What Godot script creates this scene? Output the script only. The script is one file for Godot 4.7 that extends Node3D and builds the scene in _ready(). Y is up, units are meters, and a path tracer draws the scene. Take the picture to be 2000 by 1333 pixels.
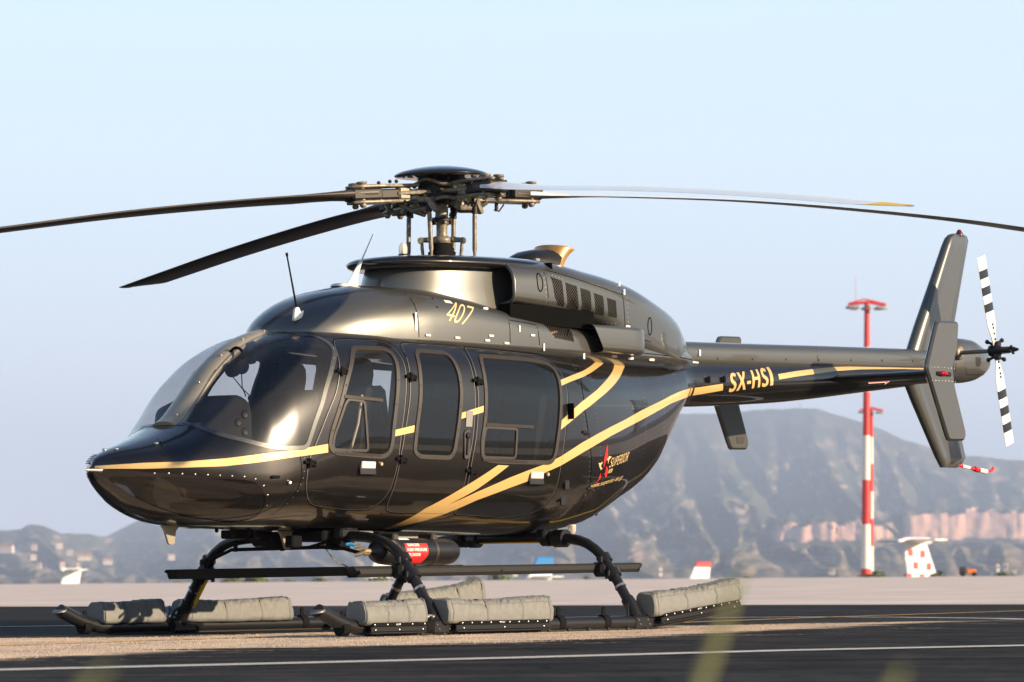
extends Node3D
# A parked helicopter on an apron. x runs aft from its nose, y up, z to its left (port) side.

var M := {}
var rng := RandomNumberGenerator.new()
var taken := {}
var heli: Node3D
var body: Loft
var fairing: Loft
var engine: Loft
const EYE := Vector3(-13.9926, 0.3703, 16.2852)
const RIGHT := Vector3(0.67007, -0.00809, 0.74225)
const UPV := Vector3(-0.04791, 0.99738, 0.05413)
const FWD := Vector3(0.74075, 0.07183, -0.66793)
# towards the sun: 17.5 degrees aft of abeam on the port side, 16 degrees up
const SUN := Vector3(0.28906, 0.27564, 0.91677)
const MAST := Vector3(3.3176, 3.17, 0.0)


# ------------------------------------------------------------------ mesh building
class MB:
	var v := PackedVector3Array()
	var n := PackedVector3Array()
	var uv := PackedVector2Array()
	var col := PackedColorArray()
	var tint := Color.WHITE
	var tinted := false
	var marks := []

	# what follows is a piece of its own: ob() makes it a node of its own
	func next() -> void:
		if v.size() and (marks.is_empty() or marks[marks.size() - 1] != v.size()):
			marks.append(v.size())

	func piece(a: int, b: int) -> MB:
		var o := MB.new()
		o.v = v.slice(a, b)
		o.n = n.slice(a, b)
		o.uv = uv.slice(a, b)
		return o

	func tri(a: Vector3, b: Vector3, c: Vector3, na: Vector3, nb: Vector3, nc: Vector3, ua := Vector2.ZERO, ub := Vector2.ZERO, uc := Vector2.ZERO) -> void:
		if (b - a).cross(c - a).dot(na + nb + nc) > 0.0:
			var t := b; b = c; c = t
			t = nb; nb = nc; nc = t
			var tu := ub; ub = uc; uc = tu
		v.append(a); v.append(b); v.append(c)
		n.append(na); n.append(nb); n.append(nc)
		uv.append(ua); uv.append(ub); uv.append(uc)
		if tinted:
			col.append(tint); col.append(tint); col.append(tint)

	func quad(a: Vector3, b: Vector3, c: Vector3, d: Vector3, nn: Vector3) -> void:
		tri(a, b, c, nn, nn, nn, Vector2(0, 0), Vector2(1, 0), Vector2(1, 1))
		tri(a, c, d, nn, nn, nn, Vector2(0, 0), Vector2(1, 1), Vector2(0, 1))

	func qf(a: Vector3, b: Vector3, c: Vector3, d: Vector3, from: Vector3) -> void:
		var g := (c - a).cross(d - b)
		if g.length_squared() < 1e-16:
			return
		g = g.normalized()
		if g.dot((a + b + c + d) * 0.25 - from) < 0.0:
			g = -g
		quad(a, b, c, d, g)

	func tf(a: Vector3, b: Vector3, c: Vector3, from: Vector3) -> void:
		var g := (b - a).cross(c - a)
		if g.length_squared() < 1e-16:
			return
		g = g.normalized()
		if g.dot((a + b + c) / 3.0 - from) < 0.0:
			g = -g
		tri(a, b, c, g, g, g)

	# a box with chamfered edges
	func box(c: Vector3, s: Vector3, ch := 0.0, bs := Basis()) -> void:
		var h := s * 0.5
		ch = minf(ch, minf(h.x, minf(h.y, h.z)) * 0.9)
		var ax := [Vector3.RIGHT, Vector3.UP, Vector3.BACK]
		for a in 3:
			var b: int = (a + 1) % 3
			var d: int = (a + 2) % 3
			for sg in [-1.0, 1.0]:
				var p := []
				for k in [[-1, -1], [1, -1], [1, 1], [-1, 1]]:
					p.append(c + bs * (ax[a] * sg * h[a] + ax[b] * k[0] * (h[b] - ch) + ax[d] * k[1] * (h[d] - ch)))
				quad(p[0], p[1], p[2], p[3], (bs * (ax[a] * sg)).normalized())
				if ch > 0.0:
					for sb in [-1.0, 1.0]:
						var q := []
						for k in [[0, -1], [0, 1], [1, 1], [1, -1]]:
							var w: Vector3 = ax[d] * k[1] * (h[d] - ch)
							w += ax[a] * sg * (h[a] if k[0] == 0 else h[a] - ch) + ax[b] * sb * (h[b] - ch if k[0] == 0 else h[b])
							q.append(c + bs * w)
						qf(q[0], q[1], q[2], q[3], c)
		if ch > 0.0:
			for sx in [-1.0, 1.0]:
				for sy in [-1.0, 1.0]:
					for sz in [-1.0, 1.0]:
						var sgn := Vector3(sx, sy, sz)
						tf(c + bs * (sgn * Vector3(h.x, h.y - ch, h.z - ch)), c + bs * (sgn * Vector3(h.x - ch, h.y, h.z - ch)), c + bs * (sgn * Vector3(h.x - ch, h.y - ch, h.z)), c)

	# closed rings joined into a smooth tube, ends capped
	func rings(rows: Array, cap0 := true, cap1 := true, flat := false) -> void:
		var m: int = rows[0].size()
		var cen := []
		for r in rows:
			var s := Vector3.ZERO
			for p in r:
				s += p
			cen.append(s / m)
		var nn := []
		if not flat:
			for i in rows.size():
				var ln := PackedVector3Array()
				for j in m:
					var du: Vector3 = rows[i][(j + 1) % m] - rows[i][(j + m - 1) % m]
					var dv: Vector3 = rows[mini(i + 1, rows.size() - 1)][j] - rows[maxi(i - 1, 0)][j]
					var g := du.cross(dv)
					if g.length_squared() < 1e-18:
						g = rows[i][j] - cen[i]
						if g.length_squared() < 1e-18:
							g = cen[i] - cen[mini(i + 1, rows.size() - 1)] + cen[maxi(i - 1, 0)] - cen[i]
							if i > 0:
								g = -g
					elif g.dot(rows[i][j] - cen[i]) < 0.0:
						g = -g
					ln.append(g.normalized())
				nn.append(ln)
		for i in rows.size() - 1:
			for j in m:
				var k: int = (j + 1) % m
				if flat:
					qf(rows[i][j], rows[i][k], rows[i + 1][k], rows[i + 1][j], (cen[i] + cen[i + 1]) * 0.5)
					continue
				var u0 := Vector2(float(j) / m, float(i) / (rows.size() - 1))
				var u1 := Vector2(float(j + 1) / m, float(i + 1) / (rows.size() - 1))
				tri(rows[i][j], rows[i][k], rows[i + 1][k], nn[i][j], nn[i][k], nn[i + 1][k], u0, Vector2(u1.x, u0.y), u1)
				tri(rows[i][j], rows[i + 1][k], rows[i + 1][j], nn[i][j], nn[i + 1][k], nn[i + 1][j], u0, u1, Vector2(u0.x, u1.y))
		for e in [0, rows.size() - 1]:
			if (e == 0 and cap0) or (e > 0 and cap1):
				var inner: Vector3 = cen[1] if e == 0 else cen[e - 1]
				var dir: Vector3 = cen[e] - inner
				var g := Vector3.ZERO
				for j in m:
					g += (rows[e][j] - cen[e]).cross(rows[e][(j + 1) % m] - cen[e])
				if g.length_squared() < 1e-18:
					continue
				g = g.normalized()
				if g.dot(dir) < 0.0:
					g = -g
				for j in m:
					tri(cen[e], rows[e][j], rows[e][(j + 1) % m], g, g, g)

	func tube(path: Array, rad, seg := 10, caps := true) -> void:
		var rows := []
		var up := Vector3.UP
		for i in path.size():
			var d: Vector3 = (path[mini(i + 1, path.size() - 1)] - path[maxi(i - 1, 0)]).normalized()
			if absf(d.dot(up)) > 0.95:
				up = Vector3.RIGHT if absf(d.x) < 0.9 else Vector3.BACK
			var a := d.cross(up).normalized()
			var b := a.cross(d).normalized()
			up = b
			var r: float = rad[i] if rad is Array else rad
			var ring := PackedVector3Array()
			for j in seg:
				var t := TAU * j / seg
				ring.append(path[i] + (a * cos(t) + b * sin(t)) * r)
			rows.append(ring)
		rings(rows, caps, caps)

	func cyl(a: Vector3, b: Vector3, r: float, r2 := -1.0, seg := 12) -> void:
		tube([a, b], [r, r if r2 < 0.0 else r2], seg)

	# profile: [distance along axis, radius] pairs
	func lathe(at: Vector3, axis: Vector3, prof: Array, seg := 20) -> void:
		var a := axis.cross(Vector3.UP if absf(axis.y) < 0.9 else Vector3.RIGHT).normalized()
		var b := a.cross(axis).normalized()
		var rows := []
		for p in prof:
			var ring := PackedVector3Array()
			for j in seg:
				var t := TAU * j / seg
				ring.append(at + axis * p[0] + (a * cos(t) + b * sin(t)) * maxf(p[1], 0.0004))
			rows.append(ring)
		rings(rows)

	func ball(c: Vector3, s: Vector3, nu := 12, nv := 8) -> void:
		for i in nv:
			for j in nu:
				var p := []
				var q := []
				for k in [[0, 0], [0, 1], [1, 1], [1, 0]]:
					var th: float = PI * (i + k[0]) / nv
					var ph: float = TAU * (j + k[1]) / nu
					var d := Vector3(sin(th) * cos(ph), cos(th), sin(th) * sin(ph))
					p.append(c + d * s)
					q.append((d / s).normalized())
				tri(p[0], p[1], p[2], q[0], q[1], q[2])
				tri(p[0], p[2], p[3], q[0], q[2], q[3])

	# a flat outline given thickness: point (u, v) lands at o + ex*u + ey*v; chamfered rim
	func plate(poly: PackedVector2Array, o: Vector3, ex: Vector3, ey: Vector3, t: float, ch := 0.0, both := true) -> void:
		var ez := ex.cross(ey).normalized()
		var inner := MB.inset(poly, ch) if ch > 0.0 else poly
		var idx := Geometry2D.triangulate_polygon(inner)
		while idx.is_empty() and ch > 0.0:
			ch = ch * 0.5 if ch > 0.0012 else 0.0
			inner = MB.inset(poly, ch) if ch > 0.0 else poly
			idx = Geometry2D.triangulate_polygon(inner)
		var mid := Vector2.ZERO
		for p in poly:
			mid += p / poly.size()
		for s in ([1.0, -1.0] if both else [1.0]):
			var w: Vector3 = ez * (t * 0.5 * s)
			for i in range(0, idx.size(), 3):
				var q := [inner[idx[i]], inner[idx[i + 1]], inner[idx[i + 2]]]
				tri(o + ex * q[0].x + ey * q[0].y + w, o + ex * q[1].x + ey * q[1].y + w, o + ex * q[2].x + ey * q[2].y + w, ez * s, ez * s, ez * s, q[0], q[1], q[2])
			if ch > 0.0:
				for i in poly.size():
					var k := (i + 1) % poly.size()
					var w2: Vector3 = ez * ((t * 0.5 - ch) * s)
					var pa := o + ex * poly[i].x + ey * poly[i].y + w2
					var pb := o + ex * poly[k].x + ey * poly[k].y + w2
					var pc := o + ex * inner[k].x + ey * inner[k].y + w
					var pd := o + ex * inner[i].x + ey * inner[i].y + w
					var side := (poly[k] - poly[i]).orthogonal().normalized()
					if MB.area(poly) > 0.0:
						side = side if side.dot((poly[i] + poly[k]) * 0.5 - (inner[i] + inner[k]) * 0.5) > 0.0 else -side
					else:
						side = side if side.dot((poly[i] + poly[k]) * 0.5 - (inner[i] + inner[k]) * 0.5) > 0.0 else -side
					quad(pa, pb, pc, pd, (ex * side.x + ey * side.y + ez * s).normalized())
		var hw := t * 0.5 - ch
		var big := MB.inset(poly, -0.001)
		for i in poly.size():
			var k := (i + 1) % poly.size()
			var side := ((big[i] + big[k]) - (poly[i] + poly[k])).normalized()
			var pa := o + ex * poly[i].x + ey * poly[i].y
			var pb := o + ex * poly[k].x + ey * poly[k].y
			var lo := -hw if both else -t * 0.5
			quad(pa + ez * lo, pb + ez * lo, pb + ez * hw, pa + ez * hw, (ex * side.x + ey * side.y).normalized())

	static func area(p: PackedVector2Array) -> float:
		var s := 0.0
		for i in p.size():
			s += p[i].cross(p[(i + 1) % p.size()])
		return s * 0.5

	static func inset(p: PackedVector2Array, d: float) -> PackedVector2Array:
		var o := PackedVector2Array()
		var sg := 1.0 if area(p) > 0.0 else -1.0
		var m := p.size()
		for i in m:
			var a := (p[i] - p[(i + m - 1) % m]).normalized()
			var b := (p[(i + 1) % m] - p[i]).normalized()
			var na := Vector2(-a.y, a.x) * sg
			var nb := Vector2(-b.y, b.x) * sg
			var mm := (na + nb)
			var l := mm.length()
			mm = na if l < 0.05 else mm / l
			o.append(p[i] + mm * d / maxf(mm.dot(na), 0.35))
		return o

	func add(o: MB, x := Transform3D()) -> void:
		for i in o.v.size():
			v.append(x * o.v[i])
			n.append((x.basis * o.n[i]).normalized())
		uv.append_array(o.uv)
		if tinted:
			col.append_array(o.col)

	func mesh() -> ArrayMesh:
		var a := []
		a.resize(Mesh.ARRAY_MAX)
		a[Mesh.ARRAY_VERTEX] = v
		a[Mesh.ARRAY_NORMAL] = n
		a[Mesh.ARRAY_TEX_UV] = uv
		if tinted:
			a[Mesh.ARRAY_COLOR] = col
		var m := ArrayMesh.new()
		m.add_surface_from_arrays(Mesh.PRIMITIVE_TRIANGLES, a)
		return m


# ------------------------------------------------------------------ a skin of super-elliptic sections along x
class Loft:
	var xs := PackedFloat32Array()
	var ys := []
	var ms := []

	func _init(rows: Array) -> void:
		for r in rows:
			xs.append(r[0])
		for k in range(1, 7):
			var y := PackedFloat32Array()
			for r in rows:
				y.append(r[k])
			var m := PackedFloat32Array()
			m.resize(y.size())
			for i in y.size():
				if i == 0:
					m[i] = (y[1] - y[0]) / (xs[1] - xs[0])
				elif i == y.size() - 1:
					m[i] = (y[i] - y[i - 1]) / (xs[i] - xs[i - 1])
				else:
					var h0 := xs[i] - xs[i - 1]
					var h1 := xs[i + 1] - xs[i]
					var d0 := (y[i] - y[i - 1]) / h0
					var d1 := (y[i + 1] - y[i]) / h1
					m[i] = 0.0
					if d0 * d1 > 0.0:
						var w1 := 2.0 * h1 + h0
						var w2 := h1 + 2.0 * h0
						m[i] = (w1 + w2) / (w1 / d0 + w2 / d1)
			ys.append(y)
			ms.append(m)

	func prm(x: float) -> PackedFloat32Array:
		x = clampf(x, xs[0], xs[xs.size() - 1])
		var i := 0
		while i < xs.size() - 2 and x > xs[i + 1]:
			i += 1
		var h := xs[i + 1] - xs[i]
		var t := (x - xs[i]) / h
		var o := PackedFloat32Array()
		for k in 6:
			var y: PackedFloat32Array = ys[k]
			var m: PackedFloat32Array = ms[k]
			o.append((1.0 + 2.0 * t) * (1.0 - t) * (1.0 - t) * y[i] + t * (1.0 - t) * (1.0 - t) * h * m[i] + t * t * (3.0 - 2.0 * t) * y[i + 1] + t * t * (t - 1.0) * h * m[i + 1])
		return o

	static func zz(p: PackedFloat32Array, y: float) -> float:
		var q := (y - p[3]) / (p[0] - p[3]) if y >= p[3] else (p[3] - y) / (p[3] - p[1])
		var e := p[4] if y >= p[3] else p[5]
		return p[2] * pow(maxf(0.0, 1.0 - pow(clampf(q, 0.0, 1.0), e)), 1.0 / e)

	static func imp(p: PackedFloat32Array, y: float, z: float) -> float:
		var up := y >= p[3]
		var q := (y - p[3]) / (p[0] - p[3]) if up else (p[3] - y) / (p[3] - p[1])
		var e := p[4] if up else p[5]
		return pow(pow(absf(z) / p[2], e) + pow(maxf(q, 0.0), e), 1.0 / e)

	func pos(x: float, y: float, side: float, off := 0.0) -> Vector3:
		var p := prm(x)
		var q := Vector3(x, clampf(y, p[1], p[0]), side * zz(p, y))
		if off != 0.0:
			q += nrm(x, q.y, q.z, p) * off
		return q

	func nrm(x: float, y: float, z: float, p: PackedFloat32Array) -> Vector3:
		var e := 0.002
		var gx := (imp(prm(x + e), y, z) - imp(prm(x - e), y, z)) / (2.0 * e)
		if x - e < xs[0]:
			gx = (imp(prm(x + e), y, z) - imp(p, y, z)) / e
		var gy := (imp(p, y + e, z) - imp(p, y - e, z)) / (2.0 * e)
		var gz := (imp(p, y, z + e) - imp(p, y, z - e)) / (2.0 * e)
		var g := Vector3(gx, gy, gz)
		return g.normalized() if g.length_squared() > 1e-12 else Vector3.UP

	static func box_of(p: PackedVector2Array) -> Rect2:
		var r := Rect2(p[0], Vector2.ZERO)
		for q in p:
			r = r.expand(q)
		return r

	# the piece of the skin inside `keep` and outside every polygon of `cut`, both as seen from the side
	func skin(mb: MB, x0: float, x1: float, nx: int, nt: int, sides: Array, keep := PackedVector2Array(), cut := [], off := 0.0, warp := 1.0) -> void:
		var kb := box_of(keep) if keep.size() else Rect2()
		if keep.size():
			x0 = maxf(x0, kb.position.x)
			x1 = minf(x1, kb.end.x)
		var cb := []
		for c in cut:
			cb.append(box_of(c))
		var cols := []
		for i in nx + 1:
			var x := x0 + (x1 - x0) * pow(float(i) / nx, warp)
			var p := prm(x)
			var line := []
			for j in nt + 1:
				var th := -PI / 2 + PI * j / nt
				var y: float
				if th >= 0.0:
					y = p[3] + (p[0] - p[3]) * pow(sin(th), 2.0 / p[4])
				else:
					y = p[3] - (p[3] - p[1]) * pow(-sin(th), 2.0 / p[5])
				line.append(Vector2(x, y))
			cols.append(line)
		for s in sides:
			var vp := {}
			for i in nx:
				for j in nt:
					var a: Vector2 = cols[i][j]
					var b: Vector2 = cols[i + 1][j]
					var c: Vector2 = cols[i + 1][j + 1]
					var d: Vector2 = cols[i][j + 1]
					var r := Rect2(a, Vector2.ZERO).expand(b).expand(c).expand(d)
					if keep.size() and not r.intersects(kb):
						continue
					var pieces := [PackedVector2Array([a, b, c, d])]
					var whole := true
					if keep.size():
						pieces = Geometry2D.intersect_polygons(pieces[0], keep)
						whole = pieces.size() == 1 and absf(absf(MB.area(pieces[0])) - absf(MB.area(PackedVector2Array([a, b, c, d])))) < 1e-9
					for k in cut.size():
						if r.grow(1e-4).intersects(cb[k]):
							var nextp := []
							for pc in pieces:
								for o in Geometry2D.clip_polygons(pc, cut[k]):
									nextp.append(o)
							pieces = nextp
							whole = false
					if whole:
						emit4(mb, vp, [a, b, c, d], s, off)
						continue
					for pc in pieces:
						if pc.size() < 3 or absf(MB.area(pc)) < 1e-8:
							continue
						var idx := Geometry2D.triangulate_polygon(pc)
						for t in range(0, idx.size(), 3):
							emit(mb, vp, [pc[idx[t]], pc[idx[t + 1]], pc[idx[t + 2]]], s, off)

	func vert(vp: Dictionary, q: Vector2, s: float, off: float) -> Array:
		if not vp.has(q):
			var p := prm(q.x)
			var w := Vector3(q.x, q.y, s * zz(p, q.y))
			var nn := nrm(w.x, w.y, w.z, p)
			vp[q] = [w + nn * off, nn if off > -0.011 else -nn]
		return vp[q]

	func emit(mb: MB, vp: Dictionary, q: Array, s: float, off: float) -> void:
		var a := vert(vp, q[0], s, off)
		var b := vert(vp, q[1], s, off)
		var c := vert(vp, q[2], s, off)
		mb.tri(a[0], b[0], c[0], a[1], b[1], c[1], q[0], q[1], q[2])

	func emit4(mb: MB, vp: Dictionary, q: Array, s: float, off: float) -> void:
		emit(mb, vp, [q[0], q[1], q[2]], s, off)
		emit(mb, vp, [q[0], q[2], q[3]], s, off)

	# an edge wall along an outline, from one offset to another; out = 1 faces away from the outline's inside
	func rim(mb: MB, poly: PackedVector2Array, s: float, o0: float, o1: float, out: float, step := 0.03) -> void:
		var big := MB.inset(poly, -0.002)
		var sm := MB.inset(poly, 0.002)
		for i in poly.size():
			var k := (i + 1) % poly.size()
			var cnt := maxi(1, int(poly[i].distance_to(poly[k]) / step))
			for j in cnt:
				var q0 := poly[i].lerp(poly[k], float(j) / cnt)
				var q1 := poly[i].lerp(poly[k], float(j + 1) / cnt)
				var dd := ((big[i] + big[k]) - (sm[i] + sm[k])).normalized() * 0.004 * out
				var a := pos(q0.x, q0.y, s, o0)
				var b := pos(q1.x, q1.y, s, o0)
				var nn := (pos(q0.x + dd.x, q0.y + dd.y, s, o0) - a).normalized()
				mb.quad(a, b, pos(q1.x, q1.y, s, o1), pos(q0.x, q0.y, s, o1), nn)

	# a narrow ribbon lying on the skin along a side-view line
	func ribbon(mb: MB, line: Array, s: float, w: float, off: float, step := 0.04) -> void:
		for i in line.size() - 1:
			var a: Vector2 = line[i]
			var b: Vector2 = line[i + 1]
			var cnt := maxi(1, int(a.distance_to(b) / step))
			for j in cnt:
				var p0 := a.lerp(b, float(j) / cnt)
				var p1 := a.lerp(b, float(j + 1) / cnt)
				var c0 := pos(p0.x, p0.y, s, off)
				var c1 := pos(p1.x, p1.y, s, off)
				var n0 := nrm(c0.x, c0.y, c0.z, prm(p0.x))
				var n1 := nrm(c1.x, c1.y, c1.z, prm(p1.x))
				var t := (c1 - c0).normalized()
				var u0 := n0.cross(t).normalized() * w * 0.5
				var u1 := n1.cross(t).normalized() * w * 0.5
				mb.tri(c0 - u0, c0 + u0, c1 + u1, n0, n0, n1)
				mb.tri(c0 - u0, c1 + u1, c1 - u1, n0, n1, n1)

	# small domed heads along a side-view line
	func rivets(mb: MB, line: Array, s: float, gap: float, r: float, off := 0.0) -> void:
		var left := 0.0
		for i in line.size() - 1:
			var a: Vector2 = line[i]
			var b: Vector2 = line[i + 1]
			var l := a.distance_to(b)
			var d := left
			while d < l:
				var q := a.lerp(b, d / l)
				var c := pos(q.x, q.y, s, off)
				var nn := nrm(c.x, c.y, c.z, prm(q.x))
				var t := nn.cross(Vector3.UP).normalized()
				var u := nn.cross(t)
				for k in 6:
					var p0 := c + (t * cos(TAU * k / 6) + u * sin(TAU * k / 6)) * r
					var p1 := c + (t * cos(TAU * (k + 1) / 6) + u * sin(TAU * (k + 1) / 6)) * r
					mb.tri(p0, p1, c + nn * r * 0.5, (nn + (p0 - c) / r).normalized(), (nn + (p1 - c) / r).normalized(), nn)
				d += gap
			left = d - l


static func round_poly(p: Array, most: float, n := 4) -> PackedVector2Array:
	var o := PackedVector2Array()
	var m := p.size()
	for i in m:
		var a: Vector2 = p[(i + m - 1) % m]
		var b: Vector2 = p[i]
		var c: Vector2 = p[(i + 1) % m]
		var d := minf(most, 0.48 * minf(a.distance_to(b), b.distance_to(c)))
		var s := b + (a - b).normalized() * d
		var e := b + (c - b).normalized() * d
		for k in n + 1:
			var t := float(k) / n
			o.append(s.lerp(b, t).lerp(b.lerp(e, t), t))
	return o


static func v2(a: Array) -> Array:
	var o := []
	for i in range(0, a.size(), 2):
		o.append(Vector2(a[i], a[i + 1]))
	return o


# ------------------------------------------------------------------ nodes
func ob(called: String, mb, mat: Material, parent: Node) -> MeshInstance3D:
	if mb is MB and mb.marks.size():
		var first: MeshInstance3D = null
		var ends: Array = mb.marks.duplicate()
		ends.append(mb.v.size())
		var a := 0
		for b in ends:
			if b > a:
				var p := ob(called, mb.piece(a, b), mat, parent)
				first = p if first == null else first
			a = b
		return first
	var o := MeshInstance3D.new()
	o.name = nm(called, parent)
	o.mesh = mb.mesh() if mb is MB else mb
	o.material_override = mat
	parent.add_child(o, true)
	return o


func nm(called: String, parent: Node) -> String:
	var key := str(parent.get_instance_id()) + called
	var k: int = taken.get(key, 0)
	taken[key] = k + 1
	return called if k == 0 else "%s_%03d" % [called, k]


func thing(called: String, label: String, category: String, at := Vector3.ZERO, group := "") -> Node3D:
	var o := Node3D.new()
	o.name = nm(called, self)
	add_child(o, true)
	o.position = at
	return tag(o, label, category, group)


func tag(o: Node3D, label: String, category: String, group := "") -> Node3D:
	o.set_meta("label", label)
	o.set_meta("category", category)
	if group:
		o.set_meta("group", group)
	return o


func structure(called: String, mb, mat: Material) -> MeshInstance3D:
	var o := ob(called, mb, mat, self)
	o.set_meta("kind", "structure")
	return o


func mat(called: String, c: Color, rough := 0.6, metal := 0.0, coat := 0.0) -> StandardMaterial3D:
	var m := StandardMaterial3D.new()
	m.resource_name = called
	m.albedo_color = c.linear_to_srgb()
	m.roughness = rough
	m.metallic = metal
	if coat > 0.0:
		m.clearcoat_enabled = true
		m.clearcoat = coat
		m.clearcoat_roughness = 0.04
	M[called] = m
	return m


func pane(called: String, c: Color, alpha: float) -> StandardMaterial3D:
	var m := mat(called, c, 0.02)
	m.transparency = BaseMaterial3D.TRANSPARENCY_ALPHA
	m.albedo_color.a = alpha
	m.metallic_specular = 0.5
	return m


func noise(sd: int, freq: float, oct := 4, kind := FastNoiseLite.TYPE_SIMPLEX_SMOOTH) -> FastNoiseLite:
	var n := FastNoiseLite.new()
	n.seed = sd
	n.noise_type = kind
	n.frequency = freq
	n.fractal_octaves = oct
	return n


func ntex(sd: int, freq: float, lo: Color, hi: Color, size := 512, bump := false) -> NoiseTexture2D:
	var t := NoiseTexture2D.new()
	t.width = size
	t.height = size
	t.seamless = true
	t.noise = noise(sd, freq, 5)
	if bump:
		t.as_normal_map = true
		t.bump_strength = 6.0
	else:
		var g := Gradient.new()
		g.set_color(0, lo)
		g.set_color(1, hi)
		t.color_ramp = g
	return t


# ------------------------------------------------------------------ the place
func look() -> void:
	var cam := Camera3D.new()
	cam.name = "camera"
	add_child(cam)
	cam.transform = Transform3D(Basis(RIGHT, UPV, -FWD).orthonormalized(), EYE)
	cam.near = 0.1
	cam.far = 20000.0
	var lens := CameraAttributesPhysical.new()
	lens.frustum_focal_length = 115.9
	lens.frustum_focus_distance = 23.2
	lens.frustum_near = 0.1
	lens.frustum_far = 20000.0
	lens.exposure_aperture = 5.0
	cam.attributes = lens
	cam.fov = 11.8208
	cam.current = true

	var env := Environment.new()
	env.background_mode = Environment.BG_SKY
	var sky := Sky.new()
	var pan := PanoramaSkyMaterial.new()
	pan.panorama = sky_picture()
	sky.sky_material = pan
	env.sky = sky
	env.background_energy_multiplier = 0.72
	env.tonemap_mode = Environment.TONE_MAPPER_LINEAR
	env.tonemap_exposure = 2.1
	env.sdfgi_enabled = true
	env.ssao_enabled = true
	env.ssil_enabled = true
	env.fog_enabled = true
	env.fog_density = 0.00016
	env.fog_light_color = Color(0.79, 0.87, 1.0)
	var we := WorldEnvironment.new()
	we.name = "air"
	we.environment = env
	add_child(we)

	var sun := DirectionalLight3D.new()
	sun.name = "sun"
	add_child(sun)
	sun.look_at_from_position(SUN * 50.0, Vector3.ZERO)
	sun.light_color = Color(1.0, 0.90, 0.77)
	sun.light_energy = 1.6
	sun.light_angular_distance = 0.5
	sun.shadow_enabled = true


func sky_picture() -> ImageTexture:
	var w := 720
	var h := 720
	var im := Image.create(w, h, false, Image.FORMAT_RGBF)
	# elevation in degrees, linear colour
	var stops := [[0.0, Color(0.66, 0.69, 0.78)], [3.0, Color(0.64, 0.70, 0.79)], [6.0, Color(0.60, 0.71, 0.81)], [10.0, Color(0.55, 0.70, 0.80)], [14.0, Color(0.49, 0.64, 0.76)], [22.0, Color(0.25, 0.36, 0.50)], [38.0, Color(0.085, 0.145, 0.27)], [90.0, Color(0.03, 0.065, 0.16)]]
	var nz := noise(5, 0.01, 4)
	for y in h:
		var el := 90.0 - 180.0 * (y + 0.5) / h
		var c: Color = stops[0][1]
		for k in stops.size() - 1:
			if el >= stops[k][0]:
				c = stops[k][1].lerp(stops[k + 1][1], smoothstep(stops[k][0], stops[k + 1][0], el))
		for x in w:
			var a := TAU * x / w
			var dx := cos(a - PI * 0.5) * cos(deg_to_rad(el))
			var dz := sin(a - PI * 0.5) * cos(deg_to_rad(el))
			var off := rad_to_deg(acos(clampf(Vector3(dx, sin(deg_to_rad(el)), dz).dot(SUN), -1.0, 1.0)))
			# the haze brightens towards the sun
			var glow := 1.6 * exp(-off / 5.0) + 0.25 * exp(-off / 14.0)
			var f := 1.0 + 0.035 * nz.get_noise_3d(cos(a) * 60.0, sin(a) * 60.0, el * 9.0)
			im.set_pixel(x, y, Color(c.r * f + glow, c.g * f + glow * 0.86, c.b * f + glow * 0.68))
	return ImageTexture.create_from_image(im)


# azimuth (radians about y, from the eye) of a column of the photograph, 2000 wide
func dir_at(px: float) -> Vector3:
	var d := FWD + RIGHT * ((px - 1000.0) / 6438.2) - UPV * ((1130.0 - 666.5) / 6438.2)
	return Vector3(d.x, 0, d.z).normalized()


func along(px: float, dist: float) -> Vector3:
	var p := EYE + dir_at(px) * dist
	return Vector3(p.x, ground_y(p.x, p.z), p.z)


func ground_y(x: float, z: float) -> float:
	var d := Vector2(x - EYE.x, z - EYE.z).length()
	return 0.26 * smoothstep(60.0, 200.0, d) - 7.6 * smoothstep(200.0, 335.0, d)


func grid(P: Array, C: Array, up_hint := Vector3.UP) -> ArrayMesh:
	var m: int = P[0].size()
	var nr := P.size()
	var v := PackedVector3Array()
	var nn := PackedVector3Array()
	var cc := PackedColorArray()
	var uv := PackedVector2Array()
	var ix := PackedInt32Array()
	for i in nr:
		for j in m:
			var du: Vector3 = P[i][mini(j + 1, m - 1)] - P[i][maxi(j - 1, 0)]
			var dv: Vector3 = P[mini(i + 1, nr - 1)][j] - P[maxi(i - 1, 0)][j]
			var g := du.cross(dv).normalized()
			if g.dot(up_hint) < 0.0:
				g = -g
			v.append(P[i][j])
			nn.append(g)
			uv.append(Vector2(float(j) / (m - 1), float(i) / (nr - 1)))
			if C.size():
				cc.append(C[i][j])
	var e: Vector3 = (P[0][1] - P[0][0]).cross(P[1][0] - P[0][0])
	var flip := e.dot(up_hint) < 0.0
	for i in nr - 1:
		for j in m - 1:
			var a := i * m + j
			var b := a + 1
			var c := a + m
			var d := c + 1
			for k in ([a, b, c, b, d, c] if flip else [a, c, b, b, c, d]):
				ix.append(k)
	var arr := []
	arr.resize(Mesh.ARRAY_MAX)
	arr[Mesh.ARRAY_VERTEX] = v
	arr[Mesh.ARRAY_NORMAL] = nn
	arr[Mesh.ARRAY_TEX_UV] = uv
	arr[Mesh.ARRAY_INDEX] = ix
	if C.size():
		arr[Mesh.ARRAY_COLOR] = cc
	var am := ArrayMesh.new()
	am.add_surface_from_arrays(Mesh.PRIMITIVE_TRIANGLES, arr)
	return am


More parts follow.
